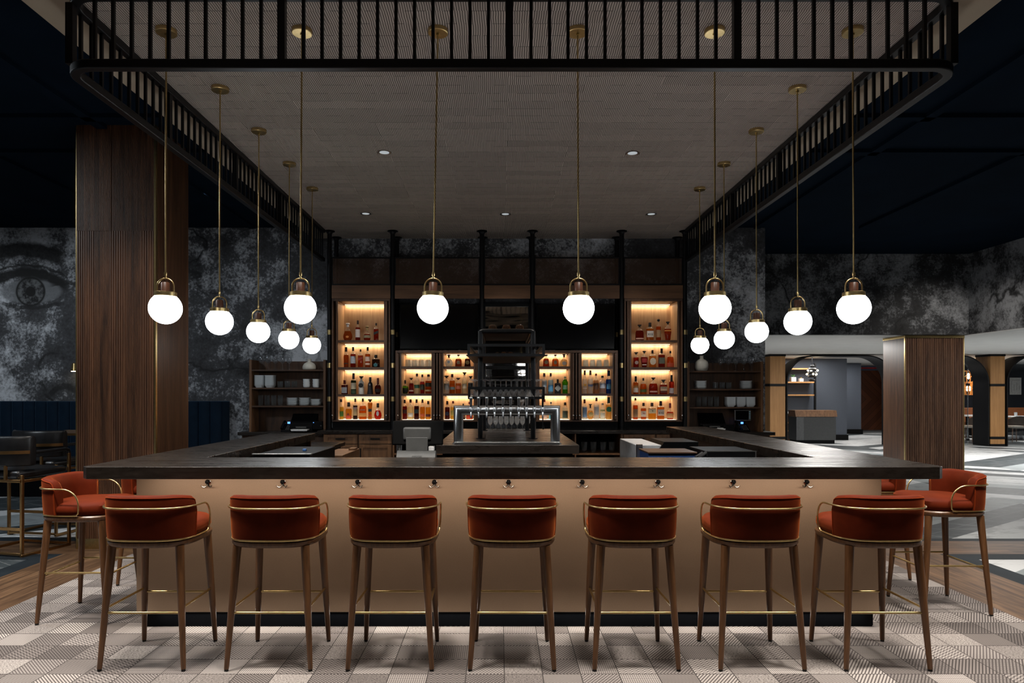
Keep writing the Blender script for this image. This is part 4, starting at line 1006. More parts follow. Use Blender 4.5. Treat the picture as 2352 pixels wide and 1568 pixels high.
for side, zz, pxs in (('left', ZL[0], (600, 615.6, 632.5, 648.7, 664.5)), ('right', ZR[0], (1654.6, 1672.8, 1690, 1708.5, 1725))):
    for i, p in enumerate(pxs):
        lab = 'clear wine glass on the top of the %s wall shelf, %s from left' % (side, ORD[i])
        if first: o = wine; tag(o, lab, 'glass', 'wine glasses on the wall shelves'); o.location = (X(p, 10.56), 10.56, zz); first = False
        else: dup(wine, (X(p, 10.56), 10.56, zz), lab)
v = MB().lathe([(.0005, 0), (.088, 0), (.100, .01), (.104, .03), (.100, .06), (.08, .095), (.045, .118), (.03, .124), (.029, .165), (.033, .172), (.025, .172), (.022, .13), (.0005, .12)], n=36).build('vase', CREAM)
tag(v, 'cream domed ceramic bottle vase on the left wall shelf', 'vase'); v.location = (X(710.6, 10.6), 10.6, ZL[0])
v = MB().lathe([(.0005, 0), (.066, 0), (.086, .014), (.100, .055), (.103, .10), (.092, .145), (.06, .175), (.033, .186), (.028, .192), (.027, .235), (.031, .24), (.024, .24), (.02, .19), (.0005, .18)], n=36).build('vase', CREAM)
tag(v, 'cream round ceramic bottle vase on the right wall shelf', 'vase'); v.location = (X(1611.5, 10.6), 10.6, ZR[0])
def sq(r, z): return [(r*a, r*b, z) for a, b in [(math.copysign(min(1, abs(cos(q))*1.32), cos(q)), math.copysign(min(1, abs(sin(q))*1.32), sin(q))) for q in [2*pi*(i+.5)/24 for i in range(24)]]]
bowl = MB().rings([sq(.048, 0), sq(.05, .004), sq(.072, .040), sq(.074, .044), sq(.070, .044), sq(.046, .008)]).build('square_bowl', CERAM)
plate = MB().rings([sq(.05, 0), sq(.055, .002), sq(.078, .016), sq(.08, .020), sq(.076, .020), sq(.05, .006)]).build('square_plate', CERAM)
cup = MB().lathe([(.0005, 0), (.034, 0), (.048, .012), (.054, .055), (.050, .055), (.044, .014), (.0005, .008)], n=28).build('cup', CERAM)
protos = {'bowl': [bowl, 'square bowl', .0185, 'stacked white bowls', False], 'plate': [plate, 'square plate', .0205, 'stacked white plates', False], 'cup': [cup, 'white cup', .04, 'stacked white cups', False]}
def stack(kind, px, D, z, n, where):
    o, nm, st, grp, used = protos[kind]
    for k in range(n):
        pos = 'at the bottom of' if k == 0 else 'topmost of' if k == n-1 else ORD[k]+' from the bottom of'
        lab = 'white %s, %s the %s' % (nm.replace('white ', ''), pos, where)
        loc = (X(px, D), D, z+k*st)
        if not protos[kind][4]:
            o.location = loc; tag(o, lab, {'bowl': 'bowl', 'plate': 'plate', 'cup': 'cup'}[kind], grp); protos[kind][4] = True
        else: dup(o, loc, lab)
stack('bowl', 597.5, 10.56, ZL[1], 9, 'left bowl stack, left wall shelf'); stack('bowl', 621, 10.56, ZL[1], 9, 'right bowl stack, left wall shelf')
for i, p in enumerate((1677, 1700, 1721.7)): stack('bowl', p, 10.56, ZR[2], 7, ('left', 'middle', 'right')[i]+' bowl stack, right wall shelf')
for i, (p, n) in enumerate(((672.8, 6), (700.6, 6), (726.7, 5))): stack('plate', p, 10.56, ZL[2], n, ('left', 'middle', 'right')[i]+' plate stack, left wall shelf')
stack('plate', 1608.5, 10.56, ZR[1], 6, 'left plate stack, right wall shelf'); stack('plate', 1712.6, 10.56, ZR[1], 6, 'right plate stack, right wall shelf')
stack('cup', 704, 10.56, ZL[1], 3, 'left cup stack, left wall shelf'); stack('cup', 726, 10.56, ZL[1], 3, 'right cup stack, left wall shelf')
lowb = glass_tumbler('g', .038, .042, .10, GLASS2).build('rocks_glass', GLASS2); first = True
for side, z, pxs in (('left', ZL[1], (643.7, 660, 676.4)), ('right', ZR[1], (1643, 1658.7, 1673.7))):
    for i, p in enumerate(pxs):
        lab = 'low clear glass tumbler on the %s wall shelf, %s of three' % (side, ('left', 'middle', 'right')[i]); loc = (X(p, 10.56), 10.56, z)
        if first: tag(lowb, lab, 'glass', 'low tumblers on the wall shelves'); lowb.location = loc; first = False
        else: dup(lowb, loc, lab)
high = glass_tumbler('g', .034, .038, .16, GLASS2).build('highball_glass', GLASS2); first = True
for side, z, pxs in (('left', ZL[2], (598.6, 613.4, 628.8, 644)), ('right', ZR[2], (1605, 1618, 1631.7, 1645.5))):
    for i, p in enumerate(pxs):
        lab = 'tall clear highball glass on the lowest %s wall shelf, %s from left' % (side, ORD[i]); loc = (X(p, 10.56), 10.56, z)
        if first: tag(high, lab, 'glass', 'highball glasses on the wall shelves'); high.location = loc; first = False
        else: dup(high, loc, lab)
pint = MB().lathe([(.0005, 0), (.032, 0), (.034, .006), (.033, .02), (.040, .06), (.047, .155), (.0445, .155), (.037, .06), (.028, .024), (.0005, .02)], n=24, cap=False).build('pint_glass', GLASS2)
for i, p in enumerate((1342, 1363, 1385.5, 1405)):
    lab = 'pint glass in the open base shelf, %s from left' % ORD[i]; loc = (X(p, 10.3), 10.3, .623)
    if i == 0: tag(pint, lab, 'glass', 'pint glasses in the base shelf'); pint.location = loc
    else: dup(pint, loc, lab)
# machines on the side counters
def printer(px, D, z, label, w=.36):
    x = X(px, D)
    t = thing('printer', label, 'printer', (x, D, z))
    B('body', BLACKP, t, (x-w*.5, x+w*.5, D-.12, D+.12, z, z+.10), bevel=.012)
    MB().prism([(D-.06, z+.095), (D+.05, z+.095), (D+.13, z+.27), (D+.115, z+.275)], x-w*.55, x+w*.55, 'x').build('lid', BLACKP, t, bevel=.006)
    MB().prism([(x-w*.37, z+.045), (x+w*.37, z+.045), (x+w*.33, z+.018), (x-w*.33, z+.018)], D-.24, D-.118, 'y').build('paper_tray', WHITEP, t, bevel=.006)
    B('paper_guide', GREYP, t, (x-w*.22, x+w*.22, D-.135, D-.118, z+.062, z+.082)); return t
printer(697, 10.58, .92, 'black desktop printer with raised lid on the left side counter')
printer(1636, 10.60, .93, 'black desktop printer with raised lid on the right side counter')
def phone(px, D, z, label):
    x = X(px, D); t = thing('telephone', label, 'telephone', (x, D, z))
    MB().prism([(D-.09, z), (D+.08, z), (D+.08, z+.12), (D-.085, z+.03)], x-.09, x+.09, 'x').build('base', BLACKP, t, bevel=.006)
    MB().tube([(x-.075, D-.085, z+.05), (x-.075, D-.06, z+.08), (x-.075, D+.04, z+.145), (x-.075, D+.075, z+.15)], [.02, .017, .017, .022], 12).build('handset', BLACKP, t)
    B('display', BLUELED, t, (x-.02, x+.02, D+.03, D+.034, z+.12, z+.15))
    kp = MB()
    for i in range(4):
        for j in range(3):
            zz = z+.036+.018*i; yy = D-.085+.165*(zz-z-.03)/.09
            kp.box(x-.02+.03*j, x+.002+.03*j, yy-.006, yy, zz, zz+.01)
    kp.build('keypad', GREYP, t); return t
phone(662, 10.55, .92, 'black desk telephone with blue lit display, left of the printer')
phone(1706, 10.50, .92, 'black desk telephone in front of the tablet')
x = X(732, 10.5)
t = thing('receipt_printer', 'small black receipt printer right of the left printer', 'printer', (x, 10.55, .96))
B('body', BLACKP, t, (x-.075, x+.075, 10.43, 10.60, .96, 1.08), bevel=.006); B('button', GREYP, t, (x+.045, x+.06, 10.426, 10.431, 1.01, 1.025)); B('status_light', BLUELED, t, (x-.065, x-.055, 10.425, 10.431, 1.06, 1.07))
x = X(1706, 10.6)
t = thing('tablet', 'silver framed tablet screen standing on the right side counter', 'tablet', (x, 10.62, .92))
B('frame', CHROME, t, (x-.127, x+.127, 10.60, 10.62, Z(966, 10.6), Z(941, 10.6)), bevel=.004); B('screen', SCREEN, t, (x-.11, x+.09, 10.597, 10.601, Z(964, 10.6), Z(943, 10.6)))
B('buttons', plain('pale_blue', (.35, .6, .7), .4), t, *[(x+.1, x+.118, 10.597, 10.601, z, z+.012) for z in (1.12, 1.145, 1.17, 1.195, 1.22)]); B('stand', BLACKP, t, (x-.05, x+.05, 10.62, 10.70, .92, 1.12))
x = X(1675, 10.45)
tag(B('till_printer', BLACKP, None, (x-.09, x+.07, 10.42, 10.58, .921, 1.03), bevel=.006), 'black till printer box between right printer and telephone', 'printer')
tag(B('paper_carton', WHITEP, None, (x-.18, x-.1, 10.41, 10.46, .921, .985)), 'pale carton edge in front of the right printer', 'box')

# ---------------------------------------------------------------- centre island, beer tower, pipe rack
IX0, IX1, IY0, IY1 = -.625, .612, 5.9, 8.54
t = MB().box(IX0, IX1, IY0, IY1, .995, 1.07).build('island_worktop', STONELIT, None, bevel=.003); tag(t, 'dark stone top of the island behind the bar', 'countertop')
t = thing('island_cabinet', 'dark island cabinet carrying the beer tower', 'cabinet', (0, 7.2, 0))
B('body', BLACKP, t, (IX0+.05, IX1-.05, IY0+.06, IY1-.05, .0, .994)); B('front_panel', WALNUTX, t, (IX0+.05, IX1-.05, IY0+.04, IY0+.059, .1, .97))
# beer tower
TD = 6.06
x0, x1 = X(1042, TD)+.043, X(1286.5, TD)-.043
t = thing('beer_tower', 'chrome pipe beer tower with ten taps on the island', 'beer tower', ((x0+x1)/2, TD, 1.07))
r = .043; zt = 1.367
def mitre():      # square-mitred pipe arch
    mb = MB(); N = 24; rg = []
    for (px, pz, nx, nz) in ((x0, 1.07, 1, 0), (x0, zt, 1, -1), (x1, zt, -1, -1), (x1, 1.07, -1, 0)):
        lp = []
        for i in range(N):
            a = 2*pi*i/N; o_ = r*cos(a); s = r*sin(a)
            if nz == 0: lp.append((px+o_*nx, TD+s, pz))
            else: lp.append((px+o_*nx, TD+s, pz-o_))
        rg.append(lp)
    return mb.rings(rg)
mitre().build('pipe', CHROME, t, smooth=40)
MB().lathe([(.055, 0), (.055, .008), (.043, .012)], (x0, TD, 1.07), 24).build('foot_ring', CHROME, t); MB().lathe([(.055, 0), (.055, .008), (.043, .012)], (x1, TD, 1.07), 24).build('foot_ring', CHROME, t)
B('drip_tray', STEEL, t, (x0-.03, x1+.03, 5.955, 6.0, 1.0705, 1.092), bevel=.003)
gr = MB()
for i in range(64):
    xx = x0+.04+(x1-x0-.08)*i/63; gr.box(xx-.0035, xx+.0035, 6.0, 6.17, 1.078, 1.086)
gr.box(x0+.03, x1-.03, 6.0, 6.004, 1.071, 1.088); gr.build('drip_grille', STEEL, t)
pxs = [1020+q/7.13 for q in (443, 567, 700, 828, 965, 1090, 1222, 1350, 1478, 1612)]
for i, p in enumerate(pxs):
    x = X(p, 5.99); y = TD-r
    f = MB().tube([(x, y+.005, zt), (x, y-.05, zt)], [.012, .010], 12)
    f.lathe([(.0005, -.012), (.013, -.012), (.014, .02), (.010, .03), (.0005, .03)], (x, y-.052, zt), 14)
    f.tube([(x, y-.05, zt-.005), (x, y-.062, zt-.03), (x, y-.066, zt-.066)], [.011, .0085, .0065], 12)
    f = f.build('faucet', CHROME, t)
    hz = zt+.03
    if i < 8:
        MB().lathe([(.006, 0), (.0085, .004), (.0105, .03), (.0145, .075), (.015, .083), (.011, .090), (.0005, .091)], (x, y-.052, hz), 16).build('tap_handle', CHROME, f)
    elif i == 8: MB().tube([(x, y-.052, hz), (x-.004, y-.05, hz+.05), (x-.006, y-.046, hz+.085)], [.006, .004, .003], 10).build('tap_handle', BLACK, f)
    else:
        MB().tube([(x, y-.055, hz), (x, y-.055, hz+.03), (x+.001, y-.055, hz+.1)], [.007, .008, .011], 12).build('tap_handle', BLACKP, f)
        MB().tube([(x, y-.067, zt-.06), (x, y-.07, zt-.12), (x+.003, y-.07, zt-.15), (x+.003, y-.07, zt-.165)], [.005, .004, .012, .003], 10).build('spout_cap', BLACKP, f)
# pipe rack
RXa, RXb, RYa, RYb, RZ = -.264, .251, 6.69, 8.13, 2.148
t = thing('pipe_rack', 'black pipe rack with wooden shelf standing on the island', 'rack', ((RXa+RXb)/2, 7.4, 1.07))
rr = .0235
for x in (RXa, RXb):
    for y in (RYa, RYb):
        p = MB().cyl((x, y), rr, 1.071, RZ-rr, 18).build('post', BLACK, t); MB().cyl((x, y), .045, 1.0705, 1.078, 18).build('flange', BLACK, p)
    MB().tube([(x, RYa, RZ-rr), (x, RYb, RZ-rr)], rr, 14).build('top_pipe', BLACK, t)
for y in (RYa, RYb): MB().tube([(RXa, y, RZ-.045), (RXa+.006, y, RZ-.03), (RXa+.022, y, RZ-rr), (RXb-.022, y, RZ-rr), (RXb-.006, y, RZ-.03), (RXb, y, RZ-.045)], rr, 14).build('top_pipe', BLACK, t)
B('top_shelf', WALNUTX, t, (RXa+.02, RXb-.02, RYa+.02, RYb-.02, RZ-.012, RZ+.004))
def boxframe(z0, z1, x0, x1, y0, y1, nm):
    b = .024
    for y in (y0, y1):
        B(nm, BLACK, t, (x0, x1, y, y+b, z0, z0+b), (x0, x1, y, y+b, z1-b, z1), (x0, x0+b, y, y+b, z0+b, z1-b), (x1-b, x1, y, y+b, z0+b, z1-b))
    for x in (x0, x1-b): B(nm, BLACK, t, (x, x+b, y0+b, y1, z0, z0+b), (x, x+b, y0+b, y1, z1-b, z1))
boxframe(1.864, 1.980, X(1073.5, 6.4), X(1251.7, 6.4), 6.4, 7.93, 'upper_frame')
B('upper_shelf', WALNUT, t, (X(1073.5, 6.4)+.024, X(1251.7, 6.4)-.024, 6.425, 7.93, 1.866, 1.884))
boxframe(1.462, 1.578, X(1074.7, 6.4), X(1251.4, 6.4), 6.4, 7.93, 'lower_frame')
B('lower_shelf', WALNUT, t, (X(1074.7, 6.4)+.024, X(1251.4, 6.4)-.024, 6.425, 7.93, 1.464, 1.484))
mart = MB().lathe([(.052, 0), (.050, .003), (.0045, .075), (.0035, .085), (.0035, .150), (.010, .157), (.036, .163), (.036, .166), (.0005, .168)], n=26, cap=False).build('martini_glass', GLASS)
k = 0
for rw, (D, n) in enumerate(((6.49, 7), (6.61, 6), (6.73, 7), (6.85, 6), (6.97, 7), (7.09, 6))):
    for i in range(n):
        x = -.0125+(i-(n-1)/2)*.106
        if rw == 2 and i in (1, 5): continue
        if abs(D-RYa) < .085 and min(abs(x-RXa), abs(x-RXb)) < .08: continue
        lab = 'upturned martini glass on the pipe rack, %s row from front, %s from left' % (ORD[rw], ORD[i])
        if k == 0: mart.location = (x, D, 1.484); tag(mart, lab, 'glass', 'martini glasses on the pipe rack')
        else: dup(mart, (x, D, 1.484), lab)
        k += 1
snif = stemmed([(.004, .05), (.010, .058), (.028, .085), (.031, .115), (.026, .165), (.0245, .165), (.0295, .115), (.026, .085), (.0005, .06)], .028).build('stemmed_beer_glass', GLASS)
for i in range(8):
    x = X(1126, 8.32)+i*.0655; lab = 'stemmed beer glass in a row at the back of the island, %s from left' % ORD[i]; loc = (x, 8.32, 1.07)
    if i == 0: snif.location = loc; tag(snif, lab, 'glass', 'stemmed beer glasses on the island')
    else: dup(snif, loc, lab)
dome = glass_tumbler('d', .03, .046, .125, AMBERG, True); dome = MB().lathe([(.040, 0), (.046, .02), (.049, .06), (.046, .095), (.034, .118), (.0005, .125), (.0005, .118), (.032, .112), (.046, .06), (.038, 0)], n=28, cap=False).build('smoked_tumbler', AMBERG)
for i, p in enumerate((1131.5, 1163, 1193.5)):
    lab = 'smoked amber glass upside down on top of the pipe rack, '+('left', 'middle', 'right')[i]; loc = (X(p, 7.55), 7.55, RZ+.004)
    if i == 0: dome.location = loc; tag(dome, lab, 'glass', 'smoked glasses on the pipe rack')
    else: dup(dome, loc, lab)

# ---------------------------------------------------------------- payment terminal behind the bar front
PD = 5.02; x0, x1 = X(901, PD), X(1018, PD); xm = (x0+x1)/2-.012
t = thing('back_ledge', 'dark work ledge behind the bar front', 'ledge', (0, 5.0, .9))
B('ledge_top', STONE, t, (-2.13, 2.13, 4.80, 5.2, .93, .95)); B('ledge_front', BLACKP, t, (-2.13, 2.13, 5.15, 5.19, 0, .93))
t = thing('payment_terminal', 'payment terminal with black screen and grey curved stand seen from behind', 'terminal', (xm, PD, .95))
o = MB().prism([(PD+.035, Z(967, PD)), (PD+.055, Z(967, PD)+.002), (PD+.0, Z(1022, PD)), (PD-.022, Z(1022, PD)+.004)], x0, x1, 'x').build('screen_back', plain('terminal_black', (.0014, .0014, .0015), .5, Specular_IOR_Level=.06), t, bevel=.008)
B('rear_cover', GREYP, t, (X(925, 4.98), X(989, 4.98), PD-.028, PD+.03, Z(1011, 4.98), Z(981.5, 4.98)), bevel=.012)
MB().prism([(PD-.035, Z(1036, 4.98)), (PD-.02, Z(1036, 4.98)), (PD-.005, Z(1003, 4.98)), (PD-.030, Z(1004, 4.98))], X(932, 4.98), X(982, 4.98), 'x').build('neck', GREYP, t, bevel=.004)
o = MB(); x0_, x1_ = X(911, 4.95), X(1000, 4.95)
pf = [(4.935+.085*cos(a)*1.0+.06, .95+.15*max(0, sin(a))) for a in [pi*i/18 for i in range(19)]]
o.prism(pf, x0_, x1_, 'x').build('base', GREYP, t)
text('lettering', 'micros', .026, BLACKP, t, (X(957, 4.9), 4.908, 1.066), (pi/2-.25, 0, 0))
B('card_reader', WHITEP, t, (X(984, 5), X(997, 5), PD-.02, PD+.05, Z(1032, 5)-.01, Z(1025, 5)), bevel=.004)
MB().cyl((X(917, 5.1), 5.1), .022, .95, Z(1022, 5.1)+.01, 16).build('stand_pipe', CHROME, t)
# steel equipment under the arms of the bar
def unit(nm, label, cat, parts):
    xs = [p[2][0] for p in parts]; t = thing(nm, label, cat, (parts[0][2][0], parts[0][2][2], 0))
    for n, m, b, bv in parts: B(n, m, t, b, bevel=bv)
    return t
zz = Z(1036, 5.75)
unit('ice_bin', 'low steel ice bin inside the left arm of the bar', 'ice bin', [('body', BLACKP, (-2.08, -1.62, 5.55, 6.4, 0, zz-.012), .003), ('lid_rail', STEEL, (-2.08, -1.60, 5.52, 5.56, zz-.012, zz), .002), ('knob', plain('blue_knob', (.05, .15, .4), .4), (-1.78, -1.75, 5.9, 5.93, zz-.012, zz+.008), .004)])
D = 7.6; zl = .90
t = thing('work_counter', 'lower dark work counter inside the left arm of the bar', 'countertop', (-2.1, 8.2, 0))
B('top', STONE, t, (-2.64, -2.03, 7.65, 8.63, .855, .90), bevel=.003); B('side_panel', BLACKP, t, (-2.6, -2.08, 7.7, 8.6, 0, .855))
D = 6.9; z = Z(1037, D)
t = thing('wooden_crate', 'wooden drawer box with open lid beside the left work counter', 'box', (X(785, D), D, 0))
B('body', CABW, t, (X(765, D), X(808, D), 6.55, 7.25, 0, z-.02)); B('top_board', CABW, t, (X(757, D), X(808, D), 6.5, 7.28, z-.02, z), bevel=.003); B('small_board', CABW, t, (X(793, D), X(807, D), 7.05, 7.2, z+.0005, z+.02))
D = 6.3
t = thing('bottle_cooler', 'pale steel bottle cooler with sloped dark lid inside the right arm', 'cooler', (X(1530, D), D, 0))
B('body', WHITEP, t, (X(1463, D), X(1520, D), D, D+.9, 0, Z(1022, D)), bevel=.006)
MB().prism([(X(1508, D), Z(1040, D)), (X(1524, D), Z(1014, D)), (X(1602, D), Z(1014, D)), (X(1602, D), Z(1040, D))], D-.03, D+.5, 'y').build('sloped_lid', BLACKP, t)
B('corner_post', STEEL, t, (X(1462, D), X(1475, D), D-.02, D+.02, 0, Z(1020, D)))
D = 5.75
t = thing('cutting_board_counter', 'wood topped blue side counter in front of the bottle cooler', 'counter', (X(1540, D), D, 0))
B('body', plain('blue_panel', (.02, .06, .2), .5), t, (X(1489, D), X(1598, D), D, D+.35, 0, Z(1041, D))); B('top', WALNUTX, t, (X(1487, D), X(1600, D), D-.02, D+.37, Z(1041, D), Z(1037.5, D)), bevel=.002)
x = X(1612, 5.6)
t = tag(MB().tube([(x-.04, 5.62, .94), (x-.01, 5.6, 1.0), (x+.03, 5.6, 1.03), (x+.05, 5.63, .98), (x+.0, 5.66, .95), (x-.03, 5.66, .99), (x+.02, 5.68, 1.02), (x+.05, 5.7, .93), (x+.03, 5.7, .75)], .016, 10).build('cable_bundle', RUBBER), 'coil of black hoses beside the speed rail', 'hose')
D = 5.6
unit('speed_rail', 'dark steel speed rail box inside the right arm of the bar', 'speed rail', [('body', BLACKP, (X(1622, D), X(1737, D), D, D+.5, 0, Z(1036, D)), .003), ('edge', STEEL, (X(1622, D), X(1738, D), D-.004, D, Z(1037.5, D), Z(1035, D)), 0), ('divider', STEEL, (X(1734, D), X(1737, D), D-.006, D-.001, .6, Z(1037, D)), 0)])
# ---------------------------------------------------------------- lounge on the left
def banquette(x0, x1, label):
    t = thing('banquette', label, 'banquette', ((x0+x1)/2, 10.5, 0)); n = round((x1-x0)/.18); wd = (x1-x0)/n
    for i in range(n):
        c = x0+wd*(i+.5); pts = [(c+wd*.497*-cos(a), 10.50-.055*max(0, sin(a))**.6) for a in [pi*j/12 for j in range(13)]]
        MB().prism(pts+[(c+wd*.497, 10.78), (c-wd*.497, 10.78)], .45, 1.39).build('back_channel', NAVYV, t, bevel=.012)
    B('seat', NAVYV, t, (x0, x1, 9.95, 10.50, .32, .48), bevel=.04); B('base', BLACKP, t, (x0+.02, x1-.02, 10.0, 10.78, 0, .32))
banquette(-9.9, -4.34, 'dark navy velvet channel back banquette along the mural wall')
def lounge_stool():
    t = thing('counter_chair', '', 'chair', (0, 0, 0), local=True); w_ = .29
    # flat brass bar frame, one side each
    for s in (-1, 1):
        x = s*w_
        f = MB()
        pth = [(x, -.25, .0), (x, -.25, .75), (x, -.25, .0)]
        for a, b in (((-.24, .012), (.27, .012)), ((-.24, .012), (-.24, .76)), ((.27, .012), (.27, .93))):
            (ya, za), (yb, zb) = a, b
            if za == zb: f.box(x-.013, x+.013, ya-.013, yb+.013, 0, .026)
            else: f.box(x-.013, x+.013, ya-.013, ya+.013, .026, zb)
        f.box(x-.013, x+.013, -.253, .257, .69, .716)
        f.build('side_frame', BRONZE, t, bevel=.004)
        MB().tube([(x, .27, .925), (x, .262, .955), (x, .23, .965), (x, .0, .962), (x*.99, -.19, .957)], .017, 10).build('armrest', LEATHER, t)
    B('stretcher', BRONZE, t, (-w_, w_, -.25, -.228, .24, .268), bevel=.003); B('stretcher', BRONZE, t, (-w_, w_, .26, .282, .012, .036), bevel=.003); B('stretcher', BRONZE, t, (-w_, w_, -.25, -.228, .012, .036), bevel=.003)
    B('seat_rail', BRONZE, t, (-w_, w_, -.262, -.24, .69, .718), bevel=.003)
    B('seat', LEATHER, t, (-.275, .275, -.27, .27, .72, .80), bevel=.03)
    mb = MB(); rg = []
    for i in range(17):
        a = (i/16-.5)*1.7; sx_ = .315*sin(a)/sin(.85); yy = -.30+.16*(1-cos(a))/(1-cos(.85))
        rg.append([(sx_, yy-.035, .84), (sx_, yy-.043, .95), (sx_, yy-.037, 1.09), (sx_, yy-.02, 1.12), (sx_, yy+.015, 1.12), (sx_, yy+.03, 1.09), (sx_, yy+.035, .95), (sx_, yy+.03, .84)])
    mb.rings(rg).build('backrest', LEATHER, t, bevel=.012, smooth=60)
    band = MB(); rg = []
    for i in range(17):
        a = (i/16-.5)*1.72; sx_ = .325*sin(a)/sin(.86); yy = -.35+.16*(1-cos(a))/(1-cos(.86))
        rg.append([(sx_, yy-.006, .955), (sx_, yy-.006, .985), (sx_, yy+.004, .985), (sx_, yy+.004, .955)])
    band.rings(rg).build('back_band', BRONZE, t)
    for s in (-1, 1): B('back_support', BRONZE, t, (s*.16-.012, s*.16+.012, -.30, -.28, .716, .85))
    return t
ls = lounge_stool(); ls.location = (-4.72, 6.62, 0); ls.rotation_euler = (0, 0, R(-14)); ls['label'] = 'black leather counter chair with bronze frame, nearest at the left edge'; ls['group'] = 'leather counter chairs in the lounge'
dup(ls, (-5.02, 7.52, 0), 'black leather counter chair behind the nearest one, beside the high table', R(-10))
dup(ls, (-4.95, 8.95, 0), 'black leather counter chair across the high table, half hidden by the pillar', R(178))
t = thing('high_table', 'high table with bronze edge between the leather chairs and pillar', 'table', (-4.95, 8.15, 0))
B('tabletop', WALNUTX, t, (-5.45, -4.45, 7.8, 8.5, 1.035, 1.06)); B('edge_band', BRONZE, t, (-5.457, -4.443, 7.793, 7.8, 1.032, 1.058), (-5.457, -5.45, 7.8, 8.5, 1.032, 1.058), (-4.45, -4.443, 7.8, 8.5, 1.032, 1.058))
MB().cyl((-4.9, 8.15), .035, .02, 1.034, 16).build('pedestal', BLACK, t); MB().lathe([(.0005, 0), (.29, 0), (.29, .012), (.04, .03), (.0005, .03)], (-4.9, 8.15, 0), 36).build('base', BLACK, t)
x = X(171, 10.7)
t = thing('wall_sconce', 'small wall sconce on the mural beside the left pillar', 'wall lamp', (x, 10.72, Z(850, 10.7)))
MB().lathe([(.05, 0), (.035, .12), (.01, .13), (.001, .13)], (x, 10.7, Z(852, 10.7)), 18).build('shade', BRASS, t); MB().lathe([(.0005, .0), (.045, .0), (.045, .006)], (x, 10.7, Z(853, 10.7)), 18).build('bulb', WARMBULB, t); B('bracket', BRASS, t, (x-.012, x+.012, 10.7, 10.795, Z(845, 10.7), Z(842, 10.7)))
# ---------------------------------------------------------------- room beyond on the right
AD = 19.4
def post(x0, x1, label):
    t = thing('oak_post', label, 'post', ((x0+x1)/2, AD+.3, 0))
    B('panel', OAKPOST, t, (x0, x1, AD, AD+.6, .06, 2.60)); B('base', BLACK, t, (x0-.005, x1+.005, AD-.005, AD+.6, 0, .06))
    for z in (.235, 1.735): B('band', BLACK, t, (x0-.012, x1+.012, AD-.012, AD+.6, z-.035, z+.035))
    B('cap', BLACK, t, (x0-.012, x1+.012, AD-.012, AD+.61, 2.555, 2.613))
    return t
post(7.60, 8.03, 'square oak post with black bands at the left end of the arches')
post(11.19, 11.59, 'square oak post with black bands hidden behind the right pillar'); post(13.86, 14.27, 'square oak post with black bands right of the walnut pillar')
def arch(x0, x1, label, d=.62):
    r = .80; th = .035; h = 2.585
    out = [(x0, 0), (x0, h-r)]+[(x0+r-r*cos(a), h-r+r*sin(a)) for a in [pi/2*i/14 for i in range(1, 15)]]+[(x1-r+r*sin(a), h-r+r*cos(a)) for a in [pi/2*i/14 for i in range(0, 15)]]+[(x1, 0)]
    r2 = r-th; a0, a1, h2 = x0+th, x1-th, h-th
    inn = [(a0, 0), (a0, h2-r2)]+[(a0+r2-r2*cos(a), h2-r2+r2*sin(a)) for a in [pi/2*i/14 for i in range(1, 15)]]+[(a1-r2+r2*sin(a), h2-r2+r2*cos(a)) for a in [pi/2*i/14 for i in range(0, 15)]]+[(a1, 0)]
    mb = MB(); rings = [[(o[0], AD-.02, o[1]), (i[0], AD-.02, i[1]), (i[0], AD+d, i[1]), (o[0], AD+d, o[1])] for o, i in zip(out, inn)]
    mb.rings(rings)
    t = thing('arch_portal', label, 'archway', ((x0+x1)/2, AD+.3, 0)); mb.build('portal_frame', BLACK, t)
    return t, inn
arch(8.06, 11.15, 'black arched metal portal in front of the host stand')
for x0, x1, lab in ((11.63, 13.82, 'black arched metal portal with glass right of the pillar'), (14.31, 17.1, 'black arched metal portal with glass at the right edge')):
    t, inn = arch(x0, x1, lab)
    xs = x1-.42
    MB().prism([p for p in inn if p[0] <= xs-.01 or p[0] > 1e9]+[(xs-.01, 2.55), (xs-.01, 0)], AD+.25, AD+.262, 'y').build('glass_pane', PANE, t, smooth=0)
    B('pane_edge', CHROME, t, (xs-.011, xs-.003, AD+.248, AD+.264, .02, 2.2))
    for z in (.17, 1.75): B('clamp', BLACK, t, (xs-.05, xs+.03, AD+.235, AD+.28, z-.035, z+.035))
D = 20.4
t = thing('host_stand', 'dark grey host stand with sloped walnut top', 'podium', (X(1874, D), D, 0)); a, b = X(1829, D), X(1920, D)
B('body', plain('grey_wood', (.045, .048, .05), .5), t, (a, b, D, D+.55, .1, .79)); B('plinth', BLACKP, t, (a+.02, b-.03, D+.02, D+.5, 0, .1)); B('side_panel', plain('grey_wood_side', (.09, .095, .10), .5), t, (a, a+.22, D-.01, D, .1, .79))
MB().prism([(D-.03, .80), (D+.03, .99), (D+.5, .99), (D+.5, .82)], a-.03, b+.03, 'x').build('sloped_top', CABW, t)
for i in range(5): B('spacer', BLACK, t, (a+.06+i*.27, a+.09+i*.27, D+.05, D+.1, .79, .805))
D = 21.5; a, b = X(1806, D), X(1874, D)
t = thing('display_shelf', 'oak wall shelves with black post behind the host stand', 'shelf', ((a+b)/2, D, 0))
for p in (845, 876, 905.5): B('shelf', OAKPOST, t, (a, b, D, 21.89, Z(p, D)-.045, Z(p, D)))
B('post', BLACK, t, (b-.05, b, D-.02, D+.04, .0, 2.45)); B('cabinet_top', WHITEC, t, (a, b, D-.1, 21.89, .86, .915)); B('cabinet', WALNUT, t, (a, b, D-.05, 21.89, 0, .86)); B('cabinet_shelf', OAKPOST, t, (a, b, D-.06, D-.05, .55, .6), (a, b, D-.06, D-.05, .3, .34))
z = Z(876, D)
